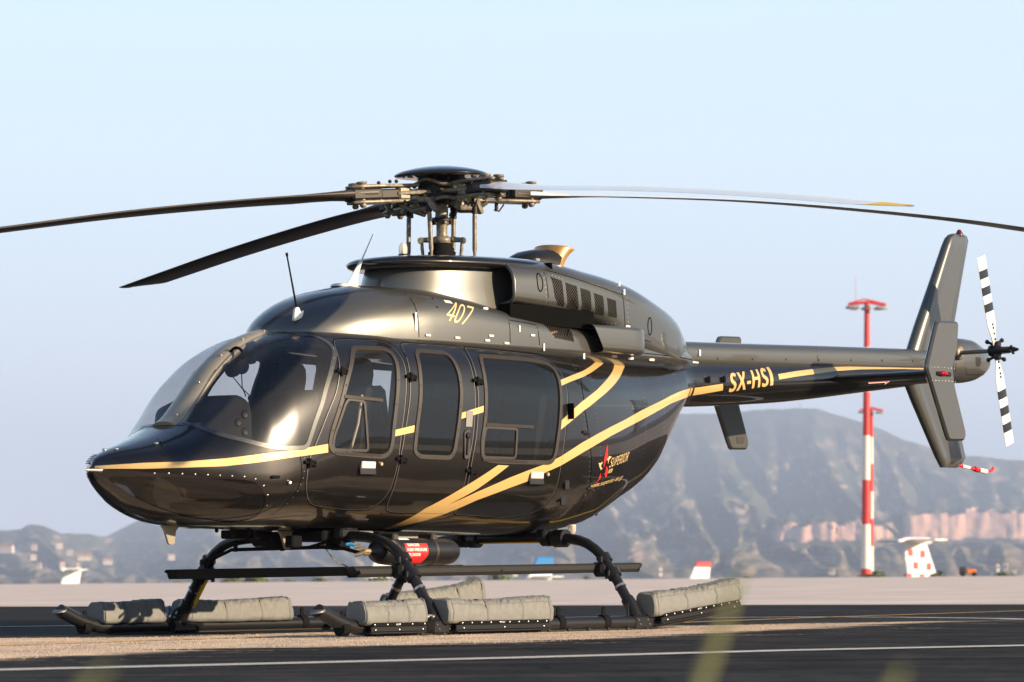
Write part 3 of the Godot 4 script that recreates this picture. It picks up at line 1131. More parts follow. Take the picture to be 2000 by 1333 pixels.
func fuselage() -> void:
	var wl := []
	for k in 31:
		var x := lerpf(.655, 1.52, k / 30.0)
		var p := body.prm(x)
		var z := lerpf(.105, .085, k / 30.0)
		wl.append(Vector2(x, p[3] + (p[0] - p[3]) * pow(1.0 - pow(z / p[2], p[4]), 1.0 / p[4])))
	wl.append_array(Array(round_poly(v2(WINDSHIELD), .05).slice(0)))
	var ws := PackedVector2Array(wl)
	var d1 := round_poly(v2(DOOR1), .07)
	var d2 := round_poly(v2(DOOR2), .06)
	var d3 := round_poly(v2(DOOR3), .07)
	var w1 := round_poly(v2(WIN1), .06)
	var w2 := round_poly(v2(WIN2), .06)
	var w3 := round_poly(v2(WIN3), .06)
	var chin := round_poly(v2(CHIN), .07)
	var mb := MB.new()
	body.skin(mb, 0.0, 6.05, 96, 44, [1.0], PackedVector2Array(), [ws, chin, d1, d2, d3], 0.0, 1.15)
	body.skin(mb, 0.0, 6.05, 96, 44, [-1.0], PackedVector2Array(), [ws, chin, d1, d3, w2], 0.0, 1.15)
	var shell := ob("fuselage", mb, M.dark_paint, heli)
	mb = MB.new()
	body.skin(mb, 6.05, 9.7, 40, 32, [1.0, -1.0])
	var boom := ob("tail_boom", mb, M.dark_paint, heli)
	# lining seen through the windows
	mb = MB.new()
	body.skin(mb, 0.66, 3.95, 50, 30, [1.0], PackedVector2Array(), [ws, chin, MB.inset(w1, -.004), MB.inset(w2, -.004), MB.inset(w3, -.004)], -.022)
	body.skin(mb, 0.66, 3.95, 50, 30, [-1.0], PackedVector2Array(), [ws, chin, MB.inset(w1, -.004), MB.inset(w2, -.004), MB.inset(w3, -.004)], -.022)
	ob("cabin_lining", mb, M.lining, heli)

	for s in [1.0, -1.0]:
		# windshield, its retaining strip and its rivets
		mb = MB.new()
		body.skin(mb, 0.6, 1.75, 46, 44, [s], ws, [], 0.0015)
		var g := ob("windshield", mb, M.clear_pane, heli)
		mb = MB.new()
		var strip := ws.slice(0)
		body.skin(mb, 0.5, 1.8, 60, 44, [s], MB.inset(ws, -.030), [ws], 0.004)
		ob("retaining_strip", mb, M.grey_paint, g)
		mb = MB.new()
		var mid := MB.inset(ws, -.016)
		mid.append(mid[0])
		body.rivets(mb, Array(mid), s, .085, .0048, .004)
		stuff(ob("rivets", mb, M.dull_metal, g))
		# chin window
		mb = MB.new()
		body.skin(mb, 0.0, 1.1, 36, 44, [s], chin, [], 0.001)
		var cw := ob("chin_window", mb, M.chin_pane, heli)
		mb = MB.new()
		body.skin(mb, 0.0, 1.2, 50, 60, [s], MB.inset(chin, -.032), [MB.inset(chin, .004)], 0.004)
		ob("retaining_strip", mb, M.dark_paint, cw)
		mb = MB.new()
		var cr := []
		for q in MB.inset(chin, -.017):
			if (q.y > 0.985 or q.x > 0.93) and q.y > 0.86 and q.x > 0.2:
				cr.append(q)
		body.rivets(mb, cr, s, .075, .0065, .004)
		stuff(ob("rivets", mb, M.steel, cw))
		# doors
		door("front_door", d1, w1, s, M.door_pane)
		if s > 0.0:
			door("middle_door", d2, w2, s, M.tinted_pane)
		else:
			window(heli, w2, s, M.tinted_pane)
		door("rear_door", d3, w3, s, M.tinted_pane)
		# painted bands
		for k in GOLD.size():
			mb = MB.new()
			var line := PackedVector2Array(v2(GOLD[k]))
			var cuts := [w1s(w1), w1s(w2), w1s(w3), gap_of(d1), gap_of(d2), gap_of(d3)] if k < 6 else []
			body.skin(mb, 0.0, 9.7, 110, 50, [s], line, cuts, 0.0012)
			var on := boom if k == 6 else shell
			ob("gold_band", mb, M.gold, on)
		# panel joints of the rear fuselage and their rivets
		mb = MB.new()
		var jn := MB.new()
		for l in [[4.13, 1.99, 4.05, 1.74, 4.05, 1.58, 4.13, 1.25, 4.21, .88, 4.22, .72], [4.27, 1.98, 4.22, 1.6, 4.3, 1.2, 4.4, .8], [5.0, 2.03, 5.0, 1.0], [5.33, 2.03, 5.33, 1.15], [5.62, 2.03, 5.62, 1.4], [5.93, 2.04, 5.93, 1.72], [4.2, 1.62, 5.3, 1.66], [4.4, .80, 5.0, .97, 5.5, 1.22, 5.85, 1.68]]:
			body.rivets(jn, v2(l), s, .035, .0035)
		body.ribbon(mb, v2([4.15, 1.99, 4.07, 1.74, 4.07, 1.58, 4.15, 1.25, 4.23, .88, 4.24, .74]), s, .008, .001)
		body.ribbon(mb, v2([.42, 1.30, .36, 1.24, .325, 1.18, .30, 1.115, .26, 1.095, .01, 1.092]), s, .006, .001)
		body.ribbon(mb, v2([1.19, 1.24, 1.215, 1.05, 1.19, .95, 1.12, .80]), s, .006, .001)
		body.rivets(jn, v2([1.235, 1.22, 1.23, 1.05, 1.2, .95, 1.13, .80]), s, .045, .004)
		body.rivets(jn, v2([1.73, 2.04, 2.3, 2.03]), s, .035, .0035)
		body.rivets(jn, v2([4.2, 2.035, 6.0, 2.045]), s, .03, .003)
		stuff(ob("panel_joint", mb, M.void, shell))
		stuff(ob("rivets", jn, M.dull_metal, shell))
		jn = MB.new()
		body.rivets(jn, v2([6.2, 1.78, 9.0, 2.0]), s, .03, .003)
		body.rivets(jn, v2([6.1, 2.02, 6.1, 1.74]), s, .03, .003)
		body.rivets(jn, v2([6.42, 2.02, 6.36, 1.74]), s, .03, .003)
		stuff(ob("rivets", jn, M.dull_metal, boom))

	# centre post of the windshield
	var rows := []
	for k in 25:
		var x := lerpf(.62, 1.60, k / 24.0)
		var p := body.prm(x)
		var pp := body.prm(x + .01)
		var up := Vector3(-(pp[0] - p[0]) / .01, 1.0, 0.0).normalized()
		var ring := PackedVector3Array()
		var wd := lerpf(.125, .095, k / 24.0)
		for j in 16:
			var t := TAU * j / 16
			var cz := cos(t) * wd
			var hh := sin(t)
			ring.append(Vector3(x, p[0], cz) + up * (hh * .050 - .020))
		rows.append(ring)
	mb = MB.new()
	mb.rings(rows)
	var post := ob("windshield_post", mb, M.post_paint, heli)
	mb = MB.new()
	for k in 5:
		var x := lerpf(.70, 1.5, k / 4.0)
		mb.ball(Vector3(x - .02, body.prm(x)[0] + .016, .062), Vector3.ONE * .008, 8, 6)
	stuff(ob("rivets", mb, M.steel, post))

	# nose: probe, hinges, louvres
	mb = MB.new()
	mb.lathe(Vector3(.04, 1.088, .06), Vector3(-1, 0, 0), [[-.02, .016], [.03, .014], [.05, .011], [.11, .009], [.135, .004]], 12)
	ob("pitot_tube", mb, M.steel, heli)
	mb = MB.new()
	for q in [[.16, 1.225, .03], [.36, 1.262, .15], [.16, 1.225, -.05]]:
		var c := body.pos(q[0], q[1], signf(q[2]), .004)
		mb.next()
		mb.box(c, Vector3(.03, .012, .02), .004)
	ob("nose_latch", mb, M.steel, heli)
	mb = MB.new()
	for k in 6:
		var c := body.pos(.03 + .013 * k, 1.135 + .011 * k, -1.0, .002)
		mb.box(c, Vector3(.006, .006, .05), .001)
	stuff(ob("nose_louvres", mb, M.black_rubber, heli))
	mb = MB.new()
	mb.box(body.pos(1.0, 1.045, 1.0, .006), Vector3(.07, .02, .012), .004)
	ob("quick_release", mb, M.black_rubber, heli)
	mb = MB.new()
	mb.lathe(body.pos(1.11, 1.01, 1.0), Vector3(-.2, 0, 1).normalized(), [[0, .014], [.012, .014], [.018, .008]], 12)
	ob("drain_fitting", mb, M.steel, heli)

	# static port, steps and catches on the port side
	mb = MB.new()
	mb.box(body.pos(3.866, 1.565, 1.0, .006), Vector3(.012, .115, .09), .01, Basis(Vector3.UP, .1))
	ob("step_recess", mb, M.void, shell)
	mb = MB.new()
	for q in [[4.06, 1.42], [4.20, 1.02]]:
		mb.next()
		var c := body.pos(q[0], q[1], 1.0, .008)
		mb.box(c, Vector3(.07, .02, .016), .005)
		mb.box(c + Vector3(.03, -.012, .006), Vector3(.03, .02, .012), .004)
	for q in [[3.88, 1.04], [3.90, .93]]:
		mb.next()
		mb.box(body.pos(q[0], q[1], 1.0, .008), Vector3(.05, .07, .016), .004)
	ob("cowl_catch", mb, M.black_paint, shell)
	mb = MB.new()
	for q in [[6.12, 1.905], [6.32, 1.915]]:
		mb.next()
		var c := body.pos(q[0], q[1], 1.0, .008)
		mb.box(c, Vector3(.05, .04, .02), .008)
		mb.ball(c + Vector3(0, .0, .01), Vector3(.016, .03, .014), 8, 6)
	ob("boom_fitting", mb, M.black_rubber, boom)
	lettering()


func w1s(p: PackedVector2Array) -> PackedVector2Array:
	return MB.inset(p, -.001)


func gap_of(p: PackedVector2Array) -> PackedVector2Array:
	# a sliver covering nothing: bands run across the doors, the joints stay visible by the door's own edge
	return PackedVector2Array([Vector2(-9, -9), Vector2(-9, -8.9), Vector2(-8.9, -9)])


func stuff(o: MeshInstance3D) -> void:
	o.set_meta("kind", "stuff")


func window(on: Node, w: PackedVector2Array, s: float, glass: Material) -> void:
	var inner := MB.inset(w, .030)
	var mb := MB.new()
	body.skin(mb, 0.0, 5.0, 26, 44, [s], w, [inner], .006)
	body.rim(mb, w, s, .006, -.004, 1.0)
	body.rim(mb, inner, s, .006, -.016, -1.0)
	ob("window_frame", mb, M.frame, on)
	mb = MB.new()
	body.skin(mb, 0.0, 5.0, 26, 44, [s], MB.inset(w, .026), [], -.004)
	ob("window_pane", mb, glass, on)
	mb = MB.new()
	var l := MB.inset(w, .015)
	l.append(l[0])
	body.rivets(mb, Array(l), s, .17, .007, .006)
	stuff(ob("screws", mb, M.hub_dark, on))


func door(called: String, d: PackedVector2Array, w: PackedVector2Array, s: float, glass: Material) -> void:
	var mb := MB.new()
	var edge := MB.inset(d, .0055)
	body.skin(mb, 0.0, 5.0, 34, 44, [s], edge, [MB.inset(w, .012)], 0.0)
	body.rim(mb, edge, s, 0.0, -.018, 1.0)
	var o := ob(called, mb, M.dark_paint, heli)
	mb = MB.new()
	body.rim(mb, MB.inset(d, -.0055), s, 0.001, -.020, -1.0)
	ob("door_seal", mb, M.void, o)
	# highlight of the rounded skin edge, painted as a thin bright ribbon
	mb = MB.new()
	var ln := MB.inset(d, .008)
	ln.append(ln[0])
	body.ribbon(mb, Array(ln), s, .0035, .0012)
	ob("edge_highlight", mb, M.dull_metal, o)
	window(o, w, s, glass)
	if called == "front_door" or called == "rear_door":
		var f := called == "front_door"
		# sliding vent in the lower forward part of the window
		var q := v2([1.50, 1.225, 1.475, 1.25, 1.49, 1.33, 1.605, 1.555, 1.64, 1.585, 1.79, 1.575, 1.82, 1.225]) if f else v2([2.945, 1.205, 2.925, 1.23, 2.925, 1.32, 2.95, 1.42, 2.985, 1.435, 3.30, 1.43, 3.28, 1.205])
		var poly := round_poly(q, .035)
		mb = MB.new()
		body.skin(mb, 0.0, 5.0, 16, 40, [s], poly, [MB.inset(poly, .018)], .004)
		body.rim(mb, MB.inset(poly, .018), s, .004, -.003, -1.0)
		body.rim(mb, poly, s, .004, -.003, 1.0)
		ob("vent_frame", mb, M.frame, o)
		mb = MB.new()
		if f:
			body.ribbon(mb, v2([1.60, 1.592, 1.95, 1.578]), s, .022, .010)
			mb.next()
			body.ribbon(mb, v2([1.50, 1.212, 1.93, 1.206]), s, .016, .008)
		else:
			body.ribbon(mb, v2([2.96, 1.443, 3.46, 1.440]), s, .022, .010)
			mb.next()
			body.ribbon(mb, v2([2.93, 1.195, 3.40, 1.190]), s, .016, .008)
		ob("vent_rail", mb, M.hub_dark, o)
		# flush handle: a bright flap over a dark well
		var hx := 1.815 if f else 3.515
		var hy := 1.135 if f else 1.095
		var c := body.pos(hx, hy, s, .004)
		mb = MB.new()
		mb.box(c + Vector3(0, -.020, 0), Vector3(.155, .085, .010), .004, Basis(Vector3.RIGHT, -.12 * s))
		ob("handle_well", mb, M.black_paint, o)
		mb = MB.new()
		mb.box(c + Vector3(0, .004, .009 * s), Vector3(.135, .048, .012), .005, Basis(Vector3.RIGHT, .10 * s))
		var h := ob("handle", mb, M.bright_flap, o)
		mb = MB.new()
		mb.lathe(body.pos(hx + .125, hy + .012, s), Vector3(0, 0, s), [[0, .015], [.010, .015], [.013, .010]], 12)
		ob("lock", mb, M.brass, o)
	if called == "middle_door":
		mb = MB.new()
		var c := body.pos(2.765, 1.30, s, .004)
		var lp := PackedVector2Array()
		for k in 20:
			var t := TAU * k / 20
			lp.append(Vector2(cos(t) * (.032 if sin(t) > 0 else .028) + .012 * sin(t), sin(t) * .03 + (.075 if sin(t) > 0.0 else -.075)))
		mb.plate(lp, c, Vector3.RIGHT, Vector3.UP, .010, .003)
		ob("latch_plate", mb, M.frame, o)
		mb = MB.new()
		mb.box(c + Vector3(-.004, -.01, .010), Vector3(.018, .13, .012), .005, Basis(Vector3.BACK, -.1))
		mb.lathe(c + Vector3(.004, .06, .004), Vector3.BACK, [[0, .022], [.012, .022], [.014, .016]], 14)
		ob("handle", mb, M.black_paint, o)
		mb = MB.new()
		mb.plate(PackedVector2Array([Vector2(-.032, -.055), Vector2(.032, -.055), Vector2(.045, .055), Vector2(-.02, .055)]), body.pos(2.785, 1.478, s, .004), Vector3.RIGHT, Vector3.UP, .002)
		ob("placard", mb, M.dull_metal, o)
	var hs := []
	if called == "front_door":
		hs = [[1.615, 1.76], [1.27, 1.14]]
	elif called == "middle_door":
		hs = [[2.235, 1.745], [2.12, 1.182]]
	else:
		hs = [[2.895, 1.742], [2.815, 1.115]]
	for q in hs:
		mb = MB.new()
		var c := body.pos(q[0], q[1], s, .010)
		mb.cyl(c + Vector3(-.004, .032, .006 * s), c + Vector3(-.004, -.032, .006 * s), .011)
		mb.box(c + Vector3(.030, .0, .0), Vector3(.060, .040, .014), .004, Basis(Vector3.BACK, -.25))
		mb.box(c + Vector3(-.025, .006, .0), Vector3(.040, .024, .014), .004)
		for k in [-1.0, 1.0]:
			mb.ball(c + Vector3(.042, .010 * k - .008, .008 * s), Vector3.ONE * .006, 6, 4)
		ob("hinge", mb, M.black_rubber, o)


# letters laid on the skin: the text's own plane is mapped to the side view by origin, baseline and rise
func letters(called: String, text: String, font: Font, origin: Vector2, ex: Vector2, ey: Vector2, m: Material, on: Node, loft: Loft, off := .0022, extra: MB = null) -> void:
	var tm := TextMesh.new()
	tm.text = text
	tm.font = font
	tm.font_size = 64
	tm.pixel_size = 1.0 / 64.0
	tm.depth = 0.0
	tm.curve_step = 2.0
	tm.horizontal_alignment = HORIZONTAL_ALIGNMENT_LEFT
	tm.vertical_alignment = VERTICAL_ALIGNMENT_BOTTOM
	var a := tm.surface_get_arrays(0)
	var vs: PackedVector3Array = a[Mesh.ARRAY_VERTEX]
	var ids = a[Mesh.ARRAY_INDEX]
	var lo := Vector3(1e9, 1e9, 0)
	var hi := Vector3(-1e9, -1e9, 0)
	for q in vs:
		lo = Vector3(minf(lo.x, q.x), minf(lo.y, q.y), 0)
		hi = Vector3(maxf(hi.x, q.x), maxf(hi.y, q.y), 0)
	var mb := MB.new()
	var cnt: int = ids.size() if ids != null else vs.size()
	for i in range(0, cnt, 3):
		var todo := [[]]
		for k in 3:
			var q: Vector3 = vs[ids[i + k] if ids != null else i + k]
			todo[0].append(origin + ex * ((q.x - lo.x) / (hi.x - lo.x)) + ey * ((q.y - lo.y) / (hi.y - lo.y)))
		while todo.size():
			var f: Array = todo.pop_back()
			var far := 0
			for k in 3:
				if f[k].distance_to(f[(k + 1) % 3]) > f[far].distance_to(f[(far + 1) % 3]):
					far = k
			var a0: Vector2 = f[far]
			var a1: Vector2 = f[(far + 1) % 3]
			var a2: Vector2 = f[(far + 2) % 3]
			if a0.distance_to(a1) > .022:
				todo.append([a0, (a0 + a1) * .5, a2])
				todo.append([(a0 + a1) * .5, a1, a2])
				continue
			var t := []
			for p in f:
				var c := loft.pos(p.x, p.y, 1.0, off)
				t.append(c)
				t.append(loft.nrm(c.x, c.y, c.z, loft.prm(p.x)))
			mb.tri(t[0], t[2], t[4], t[1], t[3], t[5])
	if extra:
		mb.add(extra)
	if mb.v.size():
		ob(called, mb, m, on)


func lettering() -> void:
	var bold := SystemFont.new()
	bold.font_names = PackedStringArray(["Droid Sans"])
	bold.font_weight = 700
	var plain := SystemFont.new()
	plain.font_names = PackedStringArray(["Droid Sans"])
	var boom := heli.get_node("tail_boom")
	var shell := heli.get_node("fuselage")
	var bar := MB.new()
	body.skin(bar, 6.8, 7.1, 8, 60, [1.0], PackedVector2Array(v2([6.945, 1.892, 6.985, 1.897, 6.997, 2.045, 6.957, 2.040])), [], .0022)
	letters("registration", "SX-HS", bold, Vector2(6.413, 1.818), Vector2(.505, .068), Vector2(.012, .150), M.gold, boom, body, .0022, bar)
	letters("operator_name", "SUPERIOR", plain, Vector2(4.425, 1.172), Vector2(.285, .058), Vector2(.030, .072), M.pale_gold, shell, body)
	letters("operator_name", "AIR", bold, Vector2(4.425, 1.132), Vector2(.062, .010), Vector2(.008, .030), M.pale_gold, shell, body)
	letters("web_address", "www.superior-air.gr", plain, Vector2(4.205, 1.010), Vector2(.485, .078), Vector2(.022, .042), M.pale_gold, shell, body)
	# star emblem: two red strokes and two gold ones
	for q in [[4.345, 1.170, 4.338, 1.235, 4.375, 1.345, 4.392, 1.225, 4.372, 1.235], [4.385, 1.185, 4.42, 1.16, 4.415, 1.10, 4.375, 1.125, 4.385, 1.14], [4.315, 1.135, 4.33, 1.10, 4.365, 1.145, 4.35, 1.125, 4.275, 1.045, 4.305, 1.09]]:
		var mb := MB.new()
		body.skin(mb, 4.2, 4.5, 12, 60, [1.0], PackedVector2Array(v2(q)), [], .0022)
		ob("emblem_stroke", mb, M.signal_red, shell)
	for q in [[4.262, 1.205, 4.285, 1.203, 4.325, 1.215, 4.30, 1.185, 4.315, 1.168, 4.335, 1.168, 4.31, 1.155, 4.285, 1.172], [4.375, 1.225, 4.41, 1.258, 4.45, 1.255, 4.415, 1.232, 4.405, 1.198, 4.40, 1.228]]:
		var mb := MB.new()
		body.skin(mb, 4.2, 4.5, 12, 60, [1.0], PackedVector2Array(v2(q)), [], .0022)
		ob("emblem_stroke", mb, M.pale_gold, shell)
	# red arrow on the boom
	var mb := MB.new()
	body.skin(mb, 8.2, 8.8, 14, 60, [1.0], PackedVector2Array(v2([8.36, 2.006, 8.62, 2.028, 8.62, 2.038, 8.705, 2.012, 8.62, 1.968, 8.62, 1.985, 8.36, 1.966])), [], .0015)
	ob("warning_arrow", mb, M.sticker_white, boom)
	mb = MB.new()
	body.skin(mb, 8.2, 8.8, 14, 60, [1.0], PackedVector2Array(v2([8.368, 2.000, 8.628, 2.022, 8.628, 2.030, 8.690, 2.011, 8.628, 1.977, 8.628, 1.991, 8.368, 1.972])), [], .0022)
	ob("warning_arrow", mb, M.signal_red, boom)
	letters("warning_text", "DANGER", bold, Vector2(8.40, 1.980), Vector2(.205, .016), Vector2(.0, .020), M.sticker_white, boom, body, .003)


func cabin() -> void:
	var mb := MB.new()
	mb.box(Vector3(2.45, .88, 0), Vector3(2.7, .04, .96), .01)
	ob("cabin_floor", mb, M.lining, heli)
	mb = MB.new()
	mb.box(Vector3(3.88, 1.42, 0), Vector3(.04, 1.0, 1.08), .01)
	ob("rear_bulkhead", mb, M.lining, heli)
	# glare shield and instrument pedestal
	mb = MB.new()
	var rows := []
	for k in [[.76, 1.28, 1.44, .20], [.80, 1.05, 1.54, .26], [.95, 1.0, 1.60, .28], [1.14, .95, 1.615, .28], [1.19, .93, 1.595, .275], [1.205, .93, 1.57, .26]]:
		var ring := PackedVector3Array()
		for j in 24:
			var t := TAU * j / 24
			var c := signf(cos(t)) * pow(absf(cos(t)), .35)
			var sn := signf(sin(t)) * pow(absf(sin(t)), .35)
			ring.append(Vector3(k[0], (k[1] + k[2]) * .5 + sn * (k[2] - k[1]) * .5, -.03 + c * k[3]))
		rows.append(ring)
	mb.rings(rows)
	var panel := ob("instrument_pedestal", mb, M.cloth, heli)
	mb = MB.new()
	for q in [[1.12, 1.475], [1.06, 1.42], [1.12, 1.36]]:
		mb.next()
		mb.lathe(Vector3(q[0], q[1], .245), Vector3.BACK, [[0, .028], [.012, .028], [.014, .022], [.008, .020], [.008, .001]], 16)
	ob("gauge", mb, M.hub_dark, panel)
	# seats
	for q in [[1.80, .34, 1], [1.80, -.34, 1], [2.42, .33, -1], [2.42, -.33, -1], [3.50, .42, 1], [3.50, 0.0, 1], [3.50, -.42, 1]]:
		seat(Vector3(q[0], .88, q[1]), q[2], q[0] > 3.0)
	# headset on its hook, and the compass above the pedestal
	mb = MB.new()
	mb.lathe(Vector3(1.13, 1.80, .20), Vector3(-.3, 0, .95).normalized(), [[-.03, .03], [-.02, .052], [.02, .055], [.035, .04], [.04, .01]], 18)
	mb.lathe(Vector3(1.19, 1.79, .06), Vector3(.1, 0, -.95).normalized(), [[-.03, .03], [-.02, .052], [.02, .055], [.035, .04], [.04, .01]], 18)
	var arc := []
	for k in 13:
		var t := PI * k / 12.0
		arc.append(Vector3(1.16 + .02 * cos(t), 1.80 + .13 * sin(t), .13 + .075 * cos(t)))
	mb.tube(arc, .011, 8)
	var head := ob("headset", mb, M.black_rubber, heli)
	mb = MB.new()
	mb.tube([Vector3(1.14, 1.75, .20), Vector3(1.15, 1.66, .195), Vector3(1.19, 1.60, .19)], .004, 6)
	mb.next()
	mb.tube([Vector3(1.19, 1.74, .06), Vector3(1.24, 1.66, .10), Vector3(1.28, 1.62, .12), Vector3(1.29, 1.60, .12)], .004, 6)
	mb.ball(Vector3(1.29, 1.595, .12), Vector3(.014, .02, .014), 8, 6)
	ob("cord", mb, M.black_rubber, head)
	mb = MB.new()
	mb.box(Vector3(1.30, 1.90, .12), Vector3(.10, .14, .09), .02, Basis(Vector3.BACK, -.5))
	mb.cyl(Vector3(1.34, 1.98, .10), Vector3(1.30, 1.85, .12), .018)
	ob("compass", mb, M.black_rubber, heli)
	# door pillar behind the front seats, overhead panel
	mb = MB.new()
	for s in [-1.0, 1.0]:
		mb.next()
		mb.box(Vector3(2.17, 1.45, .60 * s), Vector3(.07, .92, .05), .015, Basis(Vector3.BACK, -.13))
	ob("door_pillar", mb, M.lining, heli)
	mb = MB.new()
	mb.box(Vector3(1.75, 1.985, 0), Vector3(.6, .08, .5), .03)
	ob("overhead_panel", mb, M.cloth, heli)
	mb = MB.new()
	for k in 9:
		var x := 1.60 + .055 * k
		mb.next()
		mb.box(Vector3(x, 1.18 - .0 * k, .46), Vector3(.012, .02, .02), .004)
	mb.next()
	mb.tube([Vector3(1.92, 1.62, .56), Vector3(1.84, 1.42, .60), Vector3(1.76, 1.22, .60)], .010, 6)
	ob("harness", mb, M.tan_cloth, heli)


func seat(at: Vector3, facing: int, bench: bool) -> void:
	var f := float(facing)
	var mb := MB.new()
	mb.box(at + Vector3(-.02 * f, .22, 0), Vector3(.44, .12, .42), .04)
	mb.box(at + Vector3(-.02 * f, .08, 0), Vector3(.36, .18, .36), .02)
	var o := ob("seat", mb, M.tan_cloth if bench else M.cloth, heli)
	mb = MB.new()
	mb.box(at + Vector3(.22 * f, .53, 0), Vector3(.10, .58, .42), .04, Basis(Vector3.BACK, -.16 * f))
	ob("seat_back", mb, M.cloth, o)
	mb = MB.new()
	var rows := []
	for k in [[-.10, .09], [-.085, .115], [0, .135], [.07, .13], [.105, .10], [.12, .05]]:
		var ring := PackedVector3Array()
		for j in 16:
			var t := TAU * j / 16
			ring.append(at + Vector3(.30 * f + .045 * cos(t), .89 + k[0], k[1] * signf(sin(t)) * pow(absf(sin(t)), .6)))
		rows.append(ring)
	mb.rings(rows)
	ob("headrest", mb, M.cloth, o)


func ellipse(c: Vector3, a: float, b: float, y: float, e := 2.3, seg := 48, lift := 0.0) -> PackedVector3Array:
	var r := PackedVector3Array()
	for j in seg:
		var t := TAU * j / seg
		var cx := signf(cos(t)) * pow(absf(cos(t)), 2.0 / e)
		var sz := signf(sin(t)) * pow(absf(sin(t)), 2.0 / e)
		r.append(Vector3(c.x + a * cx, y + lift * cx, c.z + b * sz))
	return r


func upper_works() -> void:
	var mb := MB.new()
	var g2 := PackedVector2Array(v2([3.79, 2.205, 4.09, 2.19, 4.105, 2.085, 3.88, 2.105]))
	fairing.skin(mb, 1.50, 6.05, 80, 30, [1.0], PackedVector2Array(), [g2], 0.0, 1.4)
	fairing.skin(mb, 1.50, 6.05, 80, 30, [-1.0], PackedVector2Array(), [], 0.0, 1.4)
	var f := ob("roof_fairing", mb, M.grey_paint, heli)
	for s in [1.0, -1.0]:
		mb = MB.new()
		for l in [[2.50, 2.40, 2.50, 2.02], [3.40, 2.28, 3.40, 2.0], [3.40, 2.21, 3.70, 2.19], [3.70, 2.22, 3.72, 2.0], [4.55, 2.05, 5.9, 2.05]]:
			fairing.ribbon(mb, v2(l), s, .006, .001)
		stuff(ob("panel_joint", mb, M.void, f))
		mb = MB.new()
		for l in [[2.52, 2.39, 2.52, 2.03], [3.42, 2.29, 3.42, 2.02], [1.9, 2.045, 3.4, 2.03], [4.5, 2.03, 5.95, 2.045]]:
			fairing.rivets(mb, v2(l), s, .04, .0035)
		stuff(ob("rivets", mb, M.dull_metal, f))
		mb = MB.new()
		for q in [[2.475, 2.15, .02, .13], [2.58, 2.06, .05, .016], [2.86, 2.055, .05, .016], [3.20, 2.085, .05, .016], [3.16, 2.05, .05, .016], [3.36, 2.04, .05, .016], [3.50, 2.15, .016, .05], [3.64, 2.11, .045, .016], [3.76, 2.03, .016, .055], [4.24, 2.00, .02, .06], [4.62, 2.01, .06, .02], [4.85, 2.005, .06, .018], [5.15, 2.01, .06, .018], [3.20, 2.28, .05, .016]]:
			var c := fairing.pos(q[0], q[1], s, .004)
			mb.box(c, Vector3(q[2], q[3], .010), .003)
		stuff(ob("latches", mb, M.white_paint, f))
	mb = MB.new()
	fairing.ribbon(mb, v2([2.70, 2.33, 2.70, 2.26]), 1.0, .018, .0015)
	ob("slot", mb, M.void, f)
	var it := SystemFont.new()
	it.font_names = PackedStringArray(["Droid Sans"])
	letters("model_number", "407", it, Vector2(2.735, 2.175), Vector2(.215, -.03), Vector2(.125, .140), M.pale_gold, f, fairing)
	mb = MB.new()
	fairing.skin(mb, 2.8, 3.2, 6, 40, [1.0], PackedVector2Array(v2([2.745, 2.325, 2.86, 2.318, 2.87, 2.298, 2.755, 2.305])), [], .002)
	ob("maker_plate", mb, M.white_paint, f)
	mesh_grille("grille", [[3.79, 2.205], [4.09, 2.19], [4.105, 2.085], [3.88, 2.105]], fairing, f)
	# hoses behind the lower grille
	mb = MB.new()
	mb.tube([Vector3(3.82, 2.14, .50), Vector3(3.93, 2.145, .51), Vector3(4.02, 2.17, .50)], .012, 8)
	mb.next()
	mb.tube([Vector3(3.86, 2.11, .50), Vector3(3.95, 2.12, .51)], .010, 8)
	ob("hose", mb, M.copper, f)

	# transmission fairing with its overhanging brim
	mb = MB.new()
	var c := Vector3(3.46, 0, 0)
	var rows := []
	for k in [[2.20, .90, .45], [2.36, .875, .435], [2.42, .865, .425], [2.48, .845, .415], [2.55, .82, .405], [2.60, .80, .40]]:
		rows.append(ellipse(c, k[1], k[2], k[0]))
	mb.rings(rows, false, false)
	var tf := ob("transmission_fairing", mb, M.grey_paint, heli)
	mb = MB.new()
	rows = []
	for k in [[2.590, .78, .39], [2.583, .86, .43], [2.586, .92, .47], [2.600, .955, .492], [2.618, .968, .50], [2.636, .958, .494], [2.654, .92, .475], [2.672, .83, .43], [2.688, .62, .32], [2.699, .35, .2], [2.702, .05, .03]]:
		rows.append(ellipse(c, k[1], k[2], k[0], 2.3, 56, .022))
	mb.rings(rows)
	ob("brim", mb, M.dark_paint, tf)
	mb = MB.new()
	for q in [[.62, 2.52], [.62, 2.43], [.70, 2.48]]:
		mb.box(Vector3(c.x + q[0] * .42, q[1], .425 - .012), Vector3(.06, .018, .012), .003)
	stuff(ob("latches", mb, M.white_paint, tf))

	# engine cowl: open at the front as the air intake
	var gs := [
		[[3.865, 2.55], [3.985, 2.527], [4.012, 2.335], [3.935, 2.345], [3.90, 2.40]],
		[[4.02, 2.518], [4.152, 2.497], [4.178, 2.318], [4.045, 2.333]],
		[[4.19, 2.488], [4.308, 2.470], [4.33, 2.308], [4.212, 2.320]],
		[[4.35, 2.460], [4.462, 2.442], [4.48, 2.297], [4.372, 2.308]],
		[[4.505, 2.434], [4.618, 2.418], [4.635, 2.290], [4.527, 2.298]]]
	var holes := []
	for q in gs:
		holes.append(PackedVector2Array(poly_of(q)))
	mb = MB.new()
	engine.skin(mb, 3.46, 6.06, 74, 40, [1.0], PackedVector2Array(), holes)
	engine.skin(mb, 3.46, 6.06, 54, 32, [-1.0])
	var e := ob("engine_cowl", mb, M.grey_paint, heli)
